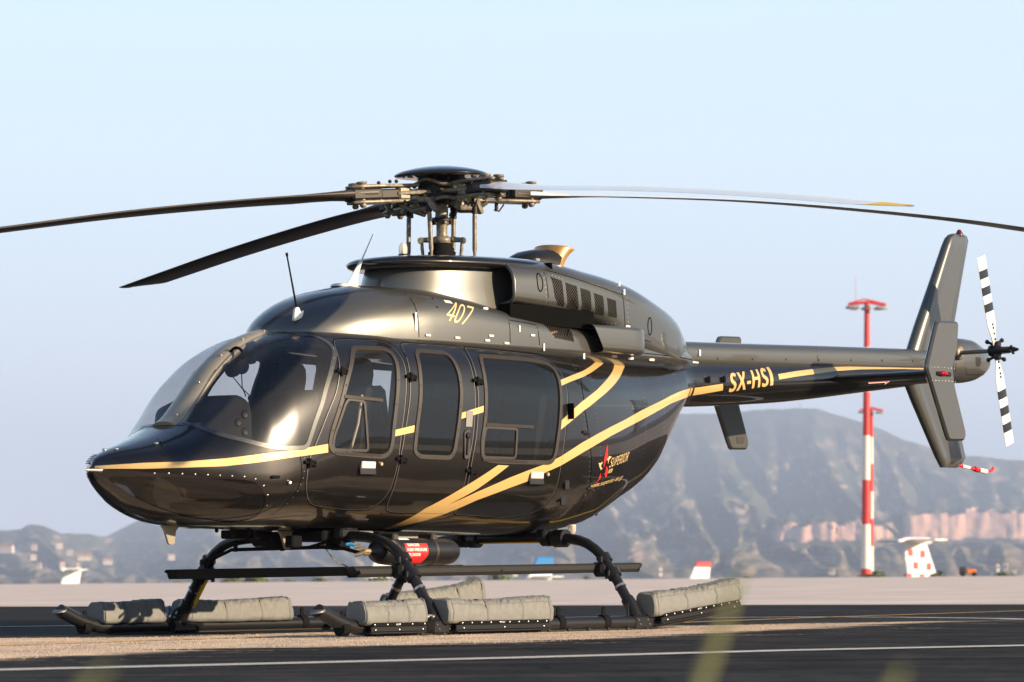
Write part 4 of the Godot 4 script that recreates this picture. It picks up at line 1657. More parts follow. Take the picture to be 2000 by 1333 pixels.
	for k in gs.size():
		mesh_grille("grille", gs[k], engine, e)
	mb = MB.new()
	var lip := []
	var p := engine.prm(3.46)
	for s in [1.0, -1.0]:
		lip = []
		for j in 25:
			var th := -PI / 2 + PI * j / 24
			var y := p[3] + ((p[0] - p[3]) * pow(maxf(sin(th), 0.0), 2.0 / p[4]) if th >= 0.0 else -(p[3] - p[1]) * pow(-sin(th), 2.0 / p[5]))
			lip.append(Vector3(3.465, clampf(y, p[1] + .006, p[0] - .006), s * maxf(Loft.zz(p, y) - .006, 0.0)))
		mb.tube(lip, .016, 10)
	ob("intake_lip", mb, M.grey_paint, e)
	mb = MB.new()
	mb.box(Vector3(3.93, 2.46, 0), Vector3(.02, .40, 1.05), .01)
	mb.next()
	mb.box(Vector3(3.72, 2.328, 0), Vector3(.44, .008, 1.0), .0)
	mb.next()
	mb.box(Vector3(3.90, 2.262, 0), Vector3(.92, .14, 1.10), .0)  # black block filling the gap under the cowl, standing in for its shade
	ob("intake_and_recess_shade", mb, M.void, e)
	mb = MB.new()
	for k in 7:
		mb.ball(Vector3(3.90 + .11 * k, 2.425, .34), Vector3(.045, .04, .04), 10, 8)
	mb.tube([Vector3(3.85, 2.36, .40), Vector3(4.3, 2.345, .40), Vector3(4.65, 2.34, .36)], .014, 8)
	mb.tube([Vector3(3.85, 2.44, .26), Vector3(4.8, 2.42, .22)], .10, 12)
	ob("engine_core", mb, M.copper, e)
	for s in [1.0, -1.0]:
		mb = MB.new()
		for l in [[3.80, 2.66, 3.84, 2.27], [4.70, 2.57, 4.74, 2.22], [3.84, 2.60, 4.72, 2.47], [4.74, 2.22, 4.9, 2.20]]:
			engine.ribbon(mb, v2(l), s, .007, .001)
		for q in [[3.74, 2.50], [5.08, 2.255]]:
			var o := []
			for k in 17:
				o.append(Vector2(q[0] + .030 * cos(TAU * k / 16), q[1] + .066 * sin(TAU * k / 16)))
			engine.ribbon(mb, o, s, .010, .0015)
		engine.ribbon(mb, v2([4.98, 2.15, 5.10, 2.14, 5.11, 2.03, 5.0, 2.03, 4.98, 2.15]), s, .005, .001)
		stuff(ob("panel_joint", mb, M.void, e))
		mb = MB.new()
		for l in [[3.86, 2.60, 4.70, 2.48], [3.86, 2.57, 4.02, 2.54], [3.86, 2.285, 4.66, 2.25], [4.76, 2.55, 4.78, 2.25], [3.78, 2.64, 3.82, 2.3]]:
			engine.rivets(mb, v2(l), s, .035, .0035)
		stuff(ob("rivets", mb, M.steel, e))
		mb = MB.new()
		for q in [[4.735, 2.545, .018, .045], [4.745, 2.49, .018, .045], [4.77, 2.235, .05, .016]]:
			mb.box(engine.pos(q[0], q[1], s, .004), Vector3(q[2], q[3], .010), .003)
		stuff(ob("latches", mb, M.white_paint, e))
		# oil cooler scoop standing off the side
		mb = MB.new()
		rows = []
		for k in [[0.0, 1.0], [.05, 1.0], [.45, 1.0], [.54, .97], [.60, .86], [.63, .6]]:
			var ring := PackedVector3Array()
			for j in 28:
				var t := TAU * j / 28
				var yy := signf(sin(t)) * pow(absf(sin(t)), .32)
				var zz2 := signf(cos(t)) * pow(absf(cos(t)), .32)
				var y: float = 2.122 + .102 * yy
				var slant: float = (2.224 - y) * .62
				ring.append(Vector3(4.235 + slant * (1.0 - k[0] / .63) + k[0] + (0.0 if k[0] > 0 else 0.0), y, s * (.50 + .155 * k[1] * zz2)))
			rows.append(ring)
		mb.rings(rows, false, true)
		# inner wall of the mouth
		var inn := []
		for d in [0.0, .12]:
			var ring := PackedVector3Array()
			for q in rows[0]:
				var w: Vector3 = q - Vector3(q.x, 2.122, s * .50)
				ring.append(Vector3(q.x + d, 2.122 + w.y * .93, s * .50 + w.z * .95))
			inn.append(ring)
		var sc := ob("cooler_scoop", mb, M.grey_paint, heli)
		mb = MB.new()
		mb.rings(inn, false, true)
		ob("scoop_mouth", mb, M.void, sc)

	# exhaust stack: a dark hood ahead of a heat-tinted pipe that turns up and aft
	mb = MB.new()
	rows = []
	for k in [[4.02, 2.675, .05], [4.05, 2.715, .095], [4.10, 2.760, .130], [4.18, 2.795, .150], [4.28, 2.815, .160], [4.36, 2.824, .165], [4.42, 2.832, .168]]:
		var ring := PackedVector3Array()
		for j in 24:
			var t := TAU * j / 24
			var sy := sin(t)
			var y: float = 2.64 + (k[1] - 2.64) * (pow(sy, .7) if sy > 0.0 else -.05)
			var back := .07 * (y - 2.72) / .11 if k[0] > 4.34 else 0.0
			ring.append(Vector3(k[0] + back, y, .02 + k[2] * signf(cos(t)) * pow(absf(cos(t)), .7)))
		rows.append(ring)
	mb.rings(rows, true, false)
	var ex := ob("exhaust_hood", mb, M.black_paint, heli)
	mb = MB.new()
	rows = []
	for k in [[4.43, 2.62, .085, .125, 0.0], [4.44, 2.69, .085, .138, .1], [4.455, 2.745, .092, .150, .2], [4.485, 2.79, .105, .158, .3], [4.515, 2.822, .118, .164, .35], [4.53, 2.836, .126, .168, .35], [4.53, 2.838, .114, .158, .35], [4.48, 2.75, .085, .14, .2], [4.45, 2.66, .08, .12, .1]]:
		var ring := PackedVector3Array()
		for j in 28:
			var t := TAU * j / 28
			ring.append(Vector3(k[0] + k[2] * cos(t) * cos(k[4] * .5), k[1] - k[2] * cos(t) * sin(k[4]) * .5, .02 + k[3] * sin(t)))
		rows.append(ring)
	mb.rings(rows, false, true)
	ob("exhaust_pipe", mb, M.burnt_gold, heli)
	mb = MB.new()
	mb.box(Vector3(4.02, 2.715, .1), Vector3(.20, .012, .06), .004)
	mb.next()
	mb.box(Vector3(4.12, 2.712, .2), Vector3(.05, .03, .04), .005)
	ob("cowl_bracket", mb, M.dull_metal, heli)

	# aerials and lamps on the roof
	mb = MB.new()
	mb.plate(round_poly(v2([-.05, -.04, .06, -.02, .085, .045, .045, .02, .03, .075, -.015, .075]), .03), Vector3(1.62, 2.160, .235), Vector3(.78, .16, 0), Vector3(-.10, .80, 0), .026, .008)
	var an := ob("whip_aerial", mb, M.white_paint, heli)
	mb = MB.new()
	mb.tube([Vector3(1.618, 2.23, .235), Vector3(1.575, 2.42, .230), Vector3(1.540, 2.575, .225)], [.0075, .006, .0055], 8)
	mb.cyl(Vector3(1.543, 2.565, .225), Vector3(1.538, 2.590, .225), .009)
	ob("whip", mb, M.black_rubber, an)
	mb = MB.new()
	rows = []
	for k in [[0, .072, .014, 0.0], [.02, .055, .012, .008], [.06, .036, .009, .025], [.12, .026, .007, .055], [.17, .017, .006, .085], [.20, .008, .0045, .105], [.30, .0055, .0035, .165], [.385, .004, .003, .215]]:
		var ring := PackedVector3Array()
		for j in 12:
			var t := TAU * j / 12
			ring.append(Vector3(2.39 + k[3] + k[1] * cos(t), 2.425 + k[0], k[2] * sin(t) * 1.3))
		rows.append(ring)
	mb.rings(rows)
	ob("blade_aerial", mb, M.white_paint, heli)
	mb = MB.new()
	mb.lathe(Vector3(2.28, 2.418, 0), Vector3.UP, [[0, .075], [.012, .070], [.020, .05], [.022, .01]], 18)
	ob("satellite_aerial", mb, M.white_paint, heli)
	beacon(Vector3(2.86, 2.665, .05), 1.0)
	beacon(body.pos(4.66, .80, .3) + Vector3(0, -.01, 0), -1.0)
	mb = MB.new()
	mb.lathe(body.pos(4.93, .90, .4), Vector3(0, -1, .2).normalized(), [[0, .012], [.03, .014], [.05, .016], [.065, .006]], 10)
	mb.next()
	mb.lathe(body.pos(4.50, .75, .3), Vector3(0, -1, 0), [[0, .006], [.04, .005]], 8)
	ob("drain_tube", mb, M.black_rubber, heli)


func poly_of(a: Array) -> Array:
	var o := []
	for q in a:
		o.append(Vector2(q[0], q[1]))
	return o


func beacon(at: Vector3, up: float) -> void:
	var mb := MB.new()
	mb.lathe(at, Vector3.UP * up, [[-.01, .038], [.012, .038], [.018, .030]], 18)
	var o := ob("beacon", mb, M.black_paint, heli)
	mb = MB.new()
	mb.lathe(at, Vector3.UP * up, [[.015, .026], [.03, .031], [.06, .032], [.08, .028], [.095, .018], [.101, .004]], 18)
	ob("lamp_glass", mb, M.lamp_glass, o)
	mb = MB.new()
	mb.lathe(at, Vector3.UP * up, [[.015, .012], [.04, .016], [.05, .008], [.08, .008]], 12)
	ob("lamp_coil", mb, M.brass, o)


# woven wire over an opening, with a dark well behind it
func mesh_grille(called: String, q: Array, loft: Loft, on: Node) -> void:
	var poly := PackedVector2Array(poly_of(q))
	var mb := MB.new()
	loft.skin(mb, 3.5, 5.0, 6, 24, [1.0], MB.inset(poly, -.02), [], -.26)
	loft.rim(mb, poly, 1.0, 0.0, -.26, -1.0, .1)
	var well := ob(called, mb, M.void, on)
	mb = MB.new()
	var r := Loft.box_of(poly)
	for dirn in [1.0, -1.0]:
		var t := r.position.x - r.size.y
		while t < r.end.x + r.size.y:
			var a := Vector2(t, r.position.y if dirn > 0 else r.end.y)
			var b := a + Vector2(r.size.y, r.size.y * dirn)
			for l in Geometry2D.intersect_polyline_with_polygon(PackedVector2Array([a, b]), poly):
				loft.ribbon(mb, Array(l), 1.0, .0030, .0 if dirn > 0 else -.003, .2)
			t += .026
	stuff(ob("wire_mesh", mb, M.wire, well))


# ------------------------------------------------------------------ rotor
func rotor() -> void:
	var mb := MB.new()
	mb.lathe(Vector3(MAST.x, 2.68, 0), Vector3.UP, [[0, .105], [.02, .108], [.03, .098], [.045, .104], [.06, .088], [.075, .092], [.09, .074], [.105, .078], [.12, .058], [.135, .050]], 20)
	ob("mast_boot", mb, M.black_rubber, heli)
	mb = MB.new()
	mb.lathe(Vector3(MAST.x, 2.80, 0), Vector3.UP, [[0, .042], [.04, .048], [.042, .040], [.13, .040], [.132, .052], [.15, .055], [.152, .046], [.32, .050]], 20)
	var mast := ob("rotor_mast", mb, M.cream, heli)
	mb = MB.new()
	mb.lathe(Vector3(MAST.x, 2.955, 0), Vector3.UP, [[0, .072], [.018, .072], [.022, .06]], 16)
	for k in 6:
		var a := TAU * k / 6
		mb.cyl(Vector3(MAST.x + .062 * cos(a), 2.93, .062 * sin(a)), Vector3(MAST.x + .062 * cos(a), 2.985, .062 * sin(a)), .009, -1, 6)
	ob("mast_flange", mb, M.hub_dark, mast)
	var l := RIGHT
	l = Vector3(RIGHT.x, 0, RIGHT.z).normalized()
	var d := Vector3(FWD.x, 0, FWD.z).normalized()
	# swashplate with its arms and drive links
	mb = MB.new()
	mb.lathe(Vector3(MAST.x, 2.80, 0), Vector3.UP, [[-.02, .055], [0, .075], [.03, .075], [.045, .055]], 8)
	for s in [-1.0, 1.0]:
		var tip: Vector3 = Vector3(MAST.x, 2.815, 0) + l * (.155 * s)
		mb.box(Vector3(MAST.x, 2.82, 0) + l * (.10 * s), Vector3(.13, .036, .04), .008, Basis(l, Vector3.UP, l.cross(Vector3.UP)))
		mb.lathe(tip - d * .03, d, [[0, .022], [.06, .022]], 12)
		mb.lathe(Vector3(MAST.x, 2.825, 0) + l * (.09 * s) - d * .035, d, [[0, .018], [.07, .018]], 12)
		mb.tube([tip - l * .01 * s, tip + Vector3.DOWN * .06 - l * .012 * s, tip + Vector3.DOWN * .14 - l * .022 * s], [.010, .013, .010], 8)
	ob("swashplate", mb, M.cream, heli)
	for q in [[-.24, .08, -.245, .06], [-.085, -.24, -.07, -.25], [.083, .24, .075, .25], [.24, -.083, .238, -.09]]:
		mb = MB.new()
		var top: Vector3 = Vector3(MAST.x, 3.04, 0) + l * q[0] + d * q[1]
		var bot: Vector3 = Vector3(MAST.x, 2.68, 0) + l * q[2] + d * q[3]
		mb.tube([bot, bot.lerp(top, .1), bot.lerp(top, .15), bot.lerp(top, .85), bot.lerp(top, .9), top], [.010, .012, .017, .017, .011, .010], 10)
		var o := ob("pitch_link", mb, M.cream, heli)
		mb = MB.new()
		mb.cyl(top + Vector3.DOWN * .04, top + Vector3.UP * .03, .022, -1, 8)
		mb.ball(top + Vector3.UP * .03, Vector3.ONE * .028, 10, 8)
		ob("rod_end", mb, M.hub_dark, o)
	# hub: dampers and plates packed round the mast head, and the cap
	mb = MB.new()
	mb.lathe(Vector3(MAST.x, 3.08, 0), Vector3.UP, [[0, .075], [.02, .11], [.035, .16], [.05, .17], [.06, .15], [.075, .165], [.10, .175], [.12, .15], [.135, .185], [.15, .19], [.165, .15], [.20, .17], [.25, .11]], 20)
	for k in 10:
		var a := TAU * k / 10 + .2
		mb.cyl(Vector3(MAST.x + .15 * cos(a), 3.07, .15 * sin(a)), Vector3(MAST.x + .15 * cos(a), 3.30, .15 * sin(a)), .020, -1, 8)
	var hub := ob("rotor_hub", mb, M.hub_dark, heli)
	mb = MB.new()
	for k in 8:
		var a := TAU * k / 8
		mb.box(Vector3(MAST.x + .165 * cos(a), 3.13 + .04 * (k % 2), .165 * sin(a)), Vector3(.05, .022, .03), .006, Basis(Vector3.UP, -a))
	ob("hub_shims", mb, M.copper, hub)
	mb = MB.new()
	var wave := []
	for k in 49:
		var a := TAU * k / 48
		wave.append(Vector3(MAST.x + .20 * cos(a), 3.225 + .022 * cos(4.0 * a + .6), .20 * sin(a)))
	mb.tube(wave, .014, 8, false)
	wave = []
	for k in 49:
		var a := TAU * k / 48
		wave.append(Vector3(MAST.x + .19 * cos(a), 3.10 - .012 * cos(4.0 * a + .6), .19 * sin(a)))
	mb.tube(wave, .013, 8, false)
	ob("hub_ring", mb, M.cream, hub)
	mb = MB.new()
	mb.lathe(Vector3(MAST.x, 3.285, 0), Vector3(-.035, 1, .02).normalized(), [[-.012, .05], [-.012, .30], [-.008, .335], [.0, .346], [.010, .343], [.028, .31], [.048, .24], [.064, .15], [.072, .07], [.074, .01]], 56)
	ob("hub_cap", mb, M.dark_paint, heli)
	var al := 1.852
	# [azimuth, heights above the hub plane at the stations below]
	var st := [.0, .7, 1.5, 2.5, 3.5, 4.5, 5.335]
	var hs := [
		[al, [0.0, -.035, -.125, -.236, -.363, -.507, -.64]],
		[al + PI, [0.0, -.03, -.045, -.088, -.145, -.215, -.275]],
		[al + PI / 2 - .02, [0.0, -.062, -.147, -.285, -.455, -.62, -.77]],
		[al - PI / 2 + .10, [0.0, .012, .035, .045, .02, -.03, -.10]]]
	for k in 4:
		blade(hs[k][0], st, hs[k][1], k)


func blade(az: float, st: Array, hs: Array, k: int) -> void:
	var e := Vector3(cos(az), 0, sin(az))
	var lead := Vector3.UP.cross(e)
	var pts := []
	for i in st.size():
		pts.append(Vector2(st[i], hs[i]))
	var at := func(r: float) -> Vector3:
		for i in st.size() - 1:
			if r <= st[i + 1] or i == st.size() - 2:
				var t: float = (r - st[i]) / (st[i + 1] - st[i])
				var m0: float = (hs[i + 1] - hs[maxi(i - 1, 0)]) / (st[i + 1] - st[maxi(i - 1, 0)])
				var m1: float = (hs[mini(i + 2, st.size() - 1)] - hs[i]) / (st[mini(i + 2, st.size() - 1)] - st[i])
				var w: float = st[i + 1] - st[i]
				var y: float = (1 + 2 * t) * (1 - t) * (1 - t) * hs[i] + t * (1 - t) * (1 - t) * w * m0 + t * t * (3 - 2 * t) * hs[i + 1] + t * t * (t - 1) * w * m1
				return MAST + e * r + Vector3.UP * y
		return MAST
	# aerofoil sections: j runs from the trailing edge over the top to the nose and back below
	var sec := func(r: float) -> PackedVector3Array:
		var c := lerpf(.17, .27, smoothstep(.62, 1.15, r))
		var th := lerpf(.075, .026, smoothstep(.60, 1.3, r))
		if r > 4.95:
			c = lerpf(.27, .10, smoothstep(4.95, 5.335, r))
			th *= lerpf(1.0, .45, smoothstep(4.95, 5.335, r))
		var pit := deg_to_rad(lerpf([9.0, 7.0, 9.0, 9.0][k], [5.0, 1.0, 3.0, 4.0][k], clampf((r - .6) / 4.7, 0, 1)))
		var nose := .27 * .27
		nose = lerpf(.085, .075, smoothstep(.62, 1.15, r))
		var ld: Vector3 = (lead * cos(pit) + Vector3.UP * sin(pit))
		var up: Vector3 = (Vector3.UP * cos(pit) - lead * sin(pit))
		var ring := PackedVector3Array()
		var o: Vector3 = at.call(r)
		for j in 20:
			var t := TAU * j / 20
			var x := .5 - .5 * cos(t)        # 0 trailing, 1 nose
			var y := sin(t) * (.5 * th) * pow(maxf(x, 0.0), .75) * 1.35
			if r < 1.0:
				y = lerpf(signf(sin(t)) * pow(absf(sin(t)), .5) * .5 * th, y, smoothstep(.66, 1.0, r))
			ring.append(o + ld * (nose - c * (1.0 - x)) + up * y)
		return ring
	var rs := [.58, .62, .68, .76, .86, .98, 1.15]
	for i in 24:
		rs.append(1.15 + (4.95 - 1.15) * (i + 1) / 24.0)
	rs.append_array([5.03, 5.11, 5.19, 5.26, 5.31, 5.335])
	var rows := []
	for r in rs:
		rows.append(sec.call(r))
	var mb := MB.new()
	mb.rings(rows)
	var o := ob("rotor_blade", mb, M.blade_dark, heli)
	# light paint on the upper side, yellow at the tip
	for part in 2:
		mb = MB.new()
		for i in range(2, rows.size() - 1):
			var yellow: bool = rs[i] >= 5.08
			if yellow != (part == 1):
				continue
			for j in range(0, 8):
				var a: Vector3 = rows[i][j]
				var b: Vector3 = rows[i][j + 1]
				var c: Vector3 = rows[i + 1][j + 1]
				var dd: Vector3 = rows[i + 1][j]
				var g := (c - a).cross(dd - b).normalized()
				if g.y < 0:
					g = -g
				var w := g * .0012
				mb.tri(a + w, b + w, c + w, g, g, g)
				mb.tri(a + w, c + w, dd + w, g, g, g)
		ob("upper_paint" if part == 0 else "tip_paint", mb, M.blade_white if part == 0 else M.blade_yellow, o)
	# grip: an upper and a lower arm that hold the blade's root, and the bolts through them
	var bs := Basis(e, Vector3.UP, e.cross(Vector3.UP))
	var c0: Vector3 = at.call(.45)
	mb = MB.new()
	var slope: float = (hs[1] - hs[0]) / .7
	var ew := Vector3(e.x, slope, e.z).normalized()
	var uw := lead.cross(ew).normalized()
	if uw.y < 0:
		uw = -uw
	var outline := PackedVector2Array(v2([.20, -.05, .34, -.045, .52, -.085, .72, -.085, .78, -.05, .78, -.02, .66, -.015, .56, .0, .66, .015, .78, .02, .78, .05, .72, .085, .52, .085, .34, .045, .20, .05]))
	var ol := round_poly(Array(outline), .02, 3)
	mb.plate(ol, MAST + uw * .056, ew, lead, .022, .006)
	mb.plate(ol, MAST - uw * .056, ew, lead, .022, .006)
	mb.box(MAST + ew * .33, Vector3(.10, .10, .075), .015, Basis(ew, uw, ew.cross(uw)))
	var grip := ob("blade_grip", mb, M.cream, heli)
	mb = MB.new()
	for q in [[.70, .055], [.70, -.055]]:
		mb.next()
		var b: Vector3 = MAST + ew * q[0] + lead * q[1]
		mb.lathe(b, uw, [[-.098, .014], [-.088, .022], [-.078, .026], [-.07, .02], [.07, .02], [.074, .040], [.086, .040], [.090, .030]], 16)
	ob("blade_bolt", mb, M.cream, grip)
	mb = MB.new()
	mb.box(MAST + ew * .665, Vector3(.25, .088, .165), .016, Basis(ew, uw, ew.cross(uw)))
	mb.box(MAST + ew * .45, Vector3(.16, .07, .05), .01, Basis(ew, uw, ew.cross(uw)))
	for q in [[.40, .04], [.46, .05], [.50, -.04]]:
		mb.ball(MAST + ew * q[0] + lead * q[1] + uw * .085, Vector3.ONE * .014, 8, 6)
	ob("root_block", mb, M.hub_dark, grip)
	# yoke arm and the pitch horn that hangs below it
	mb = MB.new()
	var yo := round_poly(v2([.05, -.11, .22, -.06, .40, -.035, .40, .035, .22, .06, .05, .11]), .03, 3)
	mb.plate(yo, MAST, ew, lead, .030, .006)
	ob("yoke_arm", mb, M.cream, grip)
	mb = MB.new()
	var hp := round_poly(v2([.0, .0, .13, -.02, .20, -.115, .165, -.135, .10, -.05, .03, -.045]), .012, 2)
	var from := MAST + ew * .26 + lead * .06 - uw * .03
	var dirv := (lead * .75 - ew * .35).normalized()
	mb.plate(hp, from, dirv, Vector3.UP, .035, .006)
	mb.lathe(MAST + ew * .24 - uw * .10 - lead * .02, lead, [[0, .03], [.05, .03]], 12)
	var bar := [MAST + ew * .34 - uw * .07 - lead * .05, MAST + ew * .26 - uw * .13, MAST + ew * .20 - uw * .12 + lead * .12, MAST + ew * .17 - uw * .05 + lead * .16]
	mb.tube(bar, .018, 8)
	ob("pitch_horn", mb, M.cream, grip)
	mb = MB.new()
	mb.tube([MAST + ew * .5 - uw * .08, MAST + ew * .46 - uw * .13, MAST + ew * .42 - uw * .12], .006, 6)
	mb.cyl(MAST + ew * .44 - uw * .07, MAST + ew * .44 - uw * .13, .014)
	ob("weight_arm", mb, M.hub_dark, grip)


# ------------------------------------------------------------------ tail
func tail() -> void:
	var sh := Loft.new([[5.98, 2.212, 2.00, .128, 2.10, 2.6, 3.0], [6.9, 2.236, 2.02, .120, 2.115, 2.6, 3.0], [7.85, 2.264, 2.05, .108, 2.145, 2.6, 3.0], [9.31, 2.302, 2.10, .088, 2.19, 2.6, 3.0], [9.75, 2.315, 2.12, .075, 2.21, 2.6, 3.0]])
	var mb := MB.new()
	sh.skin(mb, 5.98, 9.75, 40, 24, [1.0, -1.0])
	var o := ob("shaft_cover", mb, M.grey_paint, heli)
	mb = MB.new()
	for k in 7:
		mb.ball(sh.pos(6.35 + .45 * k, 2.085 + .017 * k, 1.0), Vector3(.008, .010, .006), 8, 6)
	stuff(ob("studs", mb, M.hub_dark, o))
	mb = MB.new()
	sh.ribbon(mb, v2([6.10, 2.20, 6.10, 2.05]), 1.0, .006, .001)
	sh.ribbon(mb, v2([7.68, 2.25, 7.68, 2.08]), 1.0, .006, .001)
	stuff(ob("panel_joint", mb, M.void, o))
	mb = MB.new()
	mb.box(sh.pos(6.12, 2.12, 1.0, .004), Vector3(.02, .05, .01), .003)
	mb.box(sh.pos(6.06, 2.045, 1.0, .006), Vector3(.09, .014, .012), .003)
	stuff(ob("latches", mb, M.white_paint, o))

	var gb := Loft.new([[9.48, 2.31, 2.06, .075, 2.18, 2.3, 2.3], [9.62, 2.36, 2.04, .10, 2.2, 2.2, 2.2], [9.82, 2.425, 2.03, .118, 2.22, 2.1, 2.1], [10.02, 2.418, 2.05, .115, 2.23, 2.1, 2.1], [10.18, 2.375, 2.095, .092, 2.235, 2, 2], [10.28, 2.32, 2.15, .06, 2.24, 2, 2], [10.335, 2.25, 2.22, .008, 2.235, 2, 2]])
	mb = MB.new()
	gb.skin(mb, 9.48, 10.335, 30, 30, [1.0, -1.0])
	o = ob("tail_gearbox_fairing", mb, M.grey_paint, heli)
	mb = MB.new()
	gb.ribbon(mb, v2([9.80, 2.17, 9.86, 2.10, 10.2, 2.115]), 1.0, .005, .001)
	gb.ribbon(mb, v2([9.68, 2.24, 9.68, 2.12]), 1.0, .005, .001)
	stuff(ob("panel_joint", mb, M.void, o))
	mb = MB.new()
	gb.skin(mb, 9.5, 10.3, 16, 40, [1.0], round_poly(v2([9.96, 2.26, 10.05, 2.26, 10.05, 2.20, 10.02, 2.175, 9.97, 2.18]), .02), [], .0015)
	ob("vent_screen", mb, M.hub_dark, o)

	# fins: [y, leading edge x, trailing edge x, half thickness]
	fin("vertical_fin", [[2.26, 9.10, 9.72, .060], [2.5, 9.235, 9.785, .058], [2.9, 9.478, 9.915, .052], [3.22, 9.668, 10.02, .046], [3.29, 9.715, 10.045, .040], [3.325, 9.76, 10.03, .028], [3.338, 9.82, 9.99, .012]])
	fin("ventral_fin", [[2.06, 9.03, 9.72, .055], [1.84, 9.175, 9.782, .050], [1.39, 9.50, 9.945, .040], [1.335, 9.545, 9.90, .034], [1.292, 9.58, 9.80, .024]])
	mb = MB.new()
	mb.lathe(Vector3(9.92, 3.325, 0), Vector3.UP, [[0, .035], [.02, .035], [.03, .024], [.045, .020], [.055, .008]], 12)
	ob("tail_beacon", mb, M.dark_red, heli)

	# stabiliser through the boom, with swept end plates
	mb = MB.new()
	var rows := []
	for z in [-1.11, -.6, 0.0, .6, 1.11]:
		var ring := PackedVector3Array()
		for j in 20:
			var t := TAU * j / 20
			var x := .5 - .5 * cos(t)
			ring.append(Vector3(7.84 + .44 * x, 1.985 - sin(t) * .036 * pow(1.0 - x, .6) * 1.3, z))
		rows.append(ring)
	mb.rings(rows)
	ob("stabiliser", mb, M.black_paint, heli)
	var ep := round_poly(v2([7.92, 2.410, 8.228, 2.418, 8.205, 2.22, 8.130, 2.02, 8.163, 1.874, 8.304, 1.52, 8.290, 1.452, 8.055, 1.446, 8.025, 1.50, 7.812, 1.923, 7.757, 2.019, 7.80, 2.13]), .035, 3)
	for s in [1.0, -1.0]:
		mb = MB.new()
		mb.plate(ep, Vector3(0, 0, 1.115 * s), Vector3.RIGHT, Vector3.UP, .050, .016)
		o = ob("end_plate", mb, M.grey_paint, heli)
		mb = MB.new()
		mb.box(Vector3(7.985, 1.982, 1.145 * s), Vector3(.20, .035, .020), .008)
		var h := ob("lamp_base", mb, M.black_paint, o)
		mb = MB.new()
		mb.ball(Vector3(7.96, 1.985, 1.158 * s), Vector3(.052, .022, .026), 14, 10)
		ob("position_light", mb, M.red_glass if s > 0 else M.lamp_glass, o)
		mb = MB.new()
		for k in 8:
			for y in [2.032, 1.925]:
				mb.ball(Vector3(7.82 + .046 * k + (.0 if y > 2.0 else .01), y, 1.140 * s), Vector3(.006, .006, .004), 6, 4)
		stuff(ob("rivets", mb, M.steel, o))
		if s < 0:
			mb = MB.new()
			mb.plate(round_poly(v2([8.13, 1.50, 8.22, 1.50, 8.235, 1.56, 8.12, 1.56]), .02, 3), Vector3(0, 0, 1.0895 * s), Vector3.RIGHT, Vector3.UP, .006)
			ob("weight_cover", mb, M.frame, o)
	# tail skid, banded red and white
	mb = MB.new()
	mb.tube([Vector3(9.82, 1.32, 0), Vector3(10.0, 1.30, 0), Vector3(10.28, 1.268, 0), Vector3(10.36, 1.285, 0), Vector3(10.385, 1.305, 0)], .013, 10)
	mb.cyl(Vector3(10.09, 1.29, 0), Vector3(10.14, 1.284, 0), .024)
	o = ob("tail_skid", mb, M.signal_red, heli)
	for q in [[9.90, 10.01, 1.310, 1.2985], [10.16, 10.27, 1.2815, 1.269]]:
		mb = MB.new()
		mb.cyl(Vector3(q[0], q[2], 0), Vector3(q[1], q[3], 0), .0155 if q[0] < 10 else .022)
		ob("white_band", mb, M.sticker_white, o)

	# tail rotor
	var hubp := Vector3(9.715, 2.283, .49)
	mb = MB.new()
	mb.lathe(Vector3(9.715, 2.283, .108), Vector3.BACK, [[0, .060], [.018, .062], [.030, .045], [.034, .032]], 20)
	o = ob("shaft_collar", mb, M.cream, heli)
	mb = MB.new()
	mb.cyl(Vector3(9.715, 2.283, .08), hubp, .018)
	o = ob("tail_rotor_shaft", mb, M.dull_metal, heli)
	mb = MB.new()
	mb.lathe(hubp, Vector3.BACK, [[-.06, .03], [-.05, .05], [-.01, .055], [.0, .045], [.05, .04], [.06, .032], [.14, .030], [.16, .022], [.20, .018], [.23, .012]], 14)
	mb.box(hubp + Vector3(0, 0, .02), Vector3(.06, .16, .05), .01)
	for q in [[.055, .09, .03], [-.05, .075, -.05], [.055, -.075, .05], [-.05, -.08, -.04]]:
		var b := hubp + Vector3(q[0], q[1], q[2])
		mb.tube([hubp + Vector3(0, q[1] * .6, 0), b], .012, 8)
		mb.ball(b, Vector3.ONE * .020, 8, 6)
	for k in 4:
		var a := TAU * k / 4 + .5
		mb.ball(hubp + Vector3(.03 * cos(a), .03 * sin(a), .17), Vector3.ONE * .014, 8, 6)
	ob("tail_rotor_hub", mb, M.black_paint, heli)
	var span := Vector3(.2115, -.806, -.01).normalized()
	for s in [1.0, -1.0]:
		var e: Vector3 = span * s
		var ch := e.cross(Vector3.BACK).normalized()
		var sec := func(r: float, grow: float) -> PackedVector3Array:
			var c := lerpf(.06, .175, smoothstep(.06, .26, r))
			var pit := .16
			var cd: Vector3 = ch * cos(pit) + Vector3.BACK * sin(pit) * s
			var up: Vector3 = Vector3.BACK * cos(pit) - ch * sin(pit) * s
			var ring := PackedVector3Array()
			for j in 14:
				var t := TAU * j / 14
				var x := .5 - .5 * cos(t)
				ring.append(hubp + e * r + cd * ((x - .5) * (c + grow)) + up * (sin(t) * (lerpf(.012, .006, r) + grow)))
			return ring
		mb = MB.new()
		rows = []
		for r in [.05, .09, .14, .19, .24, .35, .5, .65, .80, .825]:
			rows.append(sec.call(r, 0.0))
		mb.rings(rows)
		o = ob("tail_rotor_blade", mb, M.white_paint, heli)
		for r in [.345, .49, .635]:
			mb = MB.new()
			mb.rings([sec.call(r, .002), sec.call(r + .072, .002)])
			ob("dark_band", mb, M.black_paint, o)
		mb = MB.new()
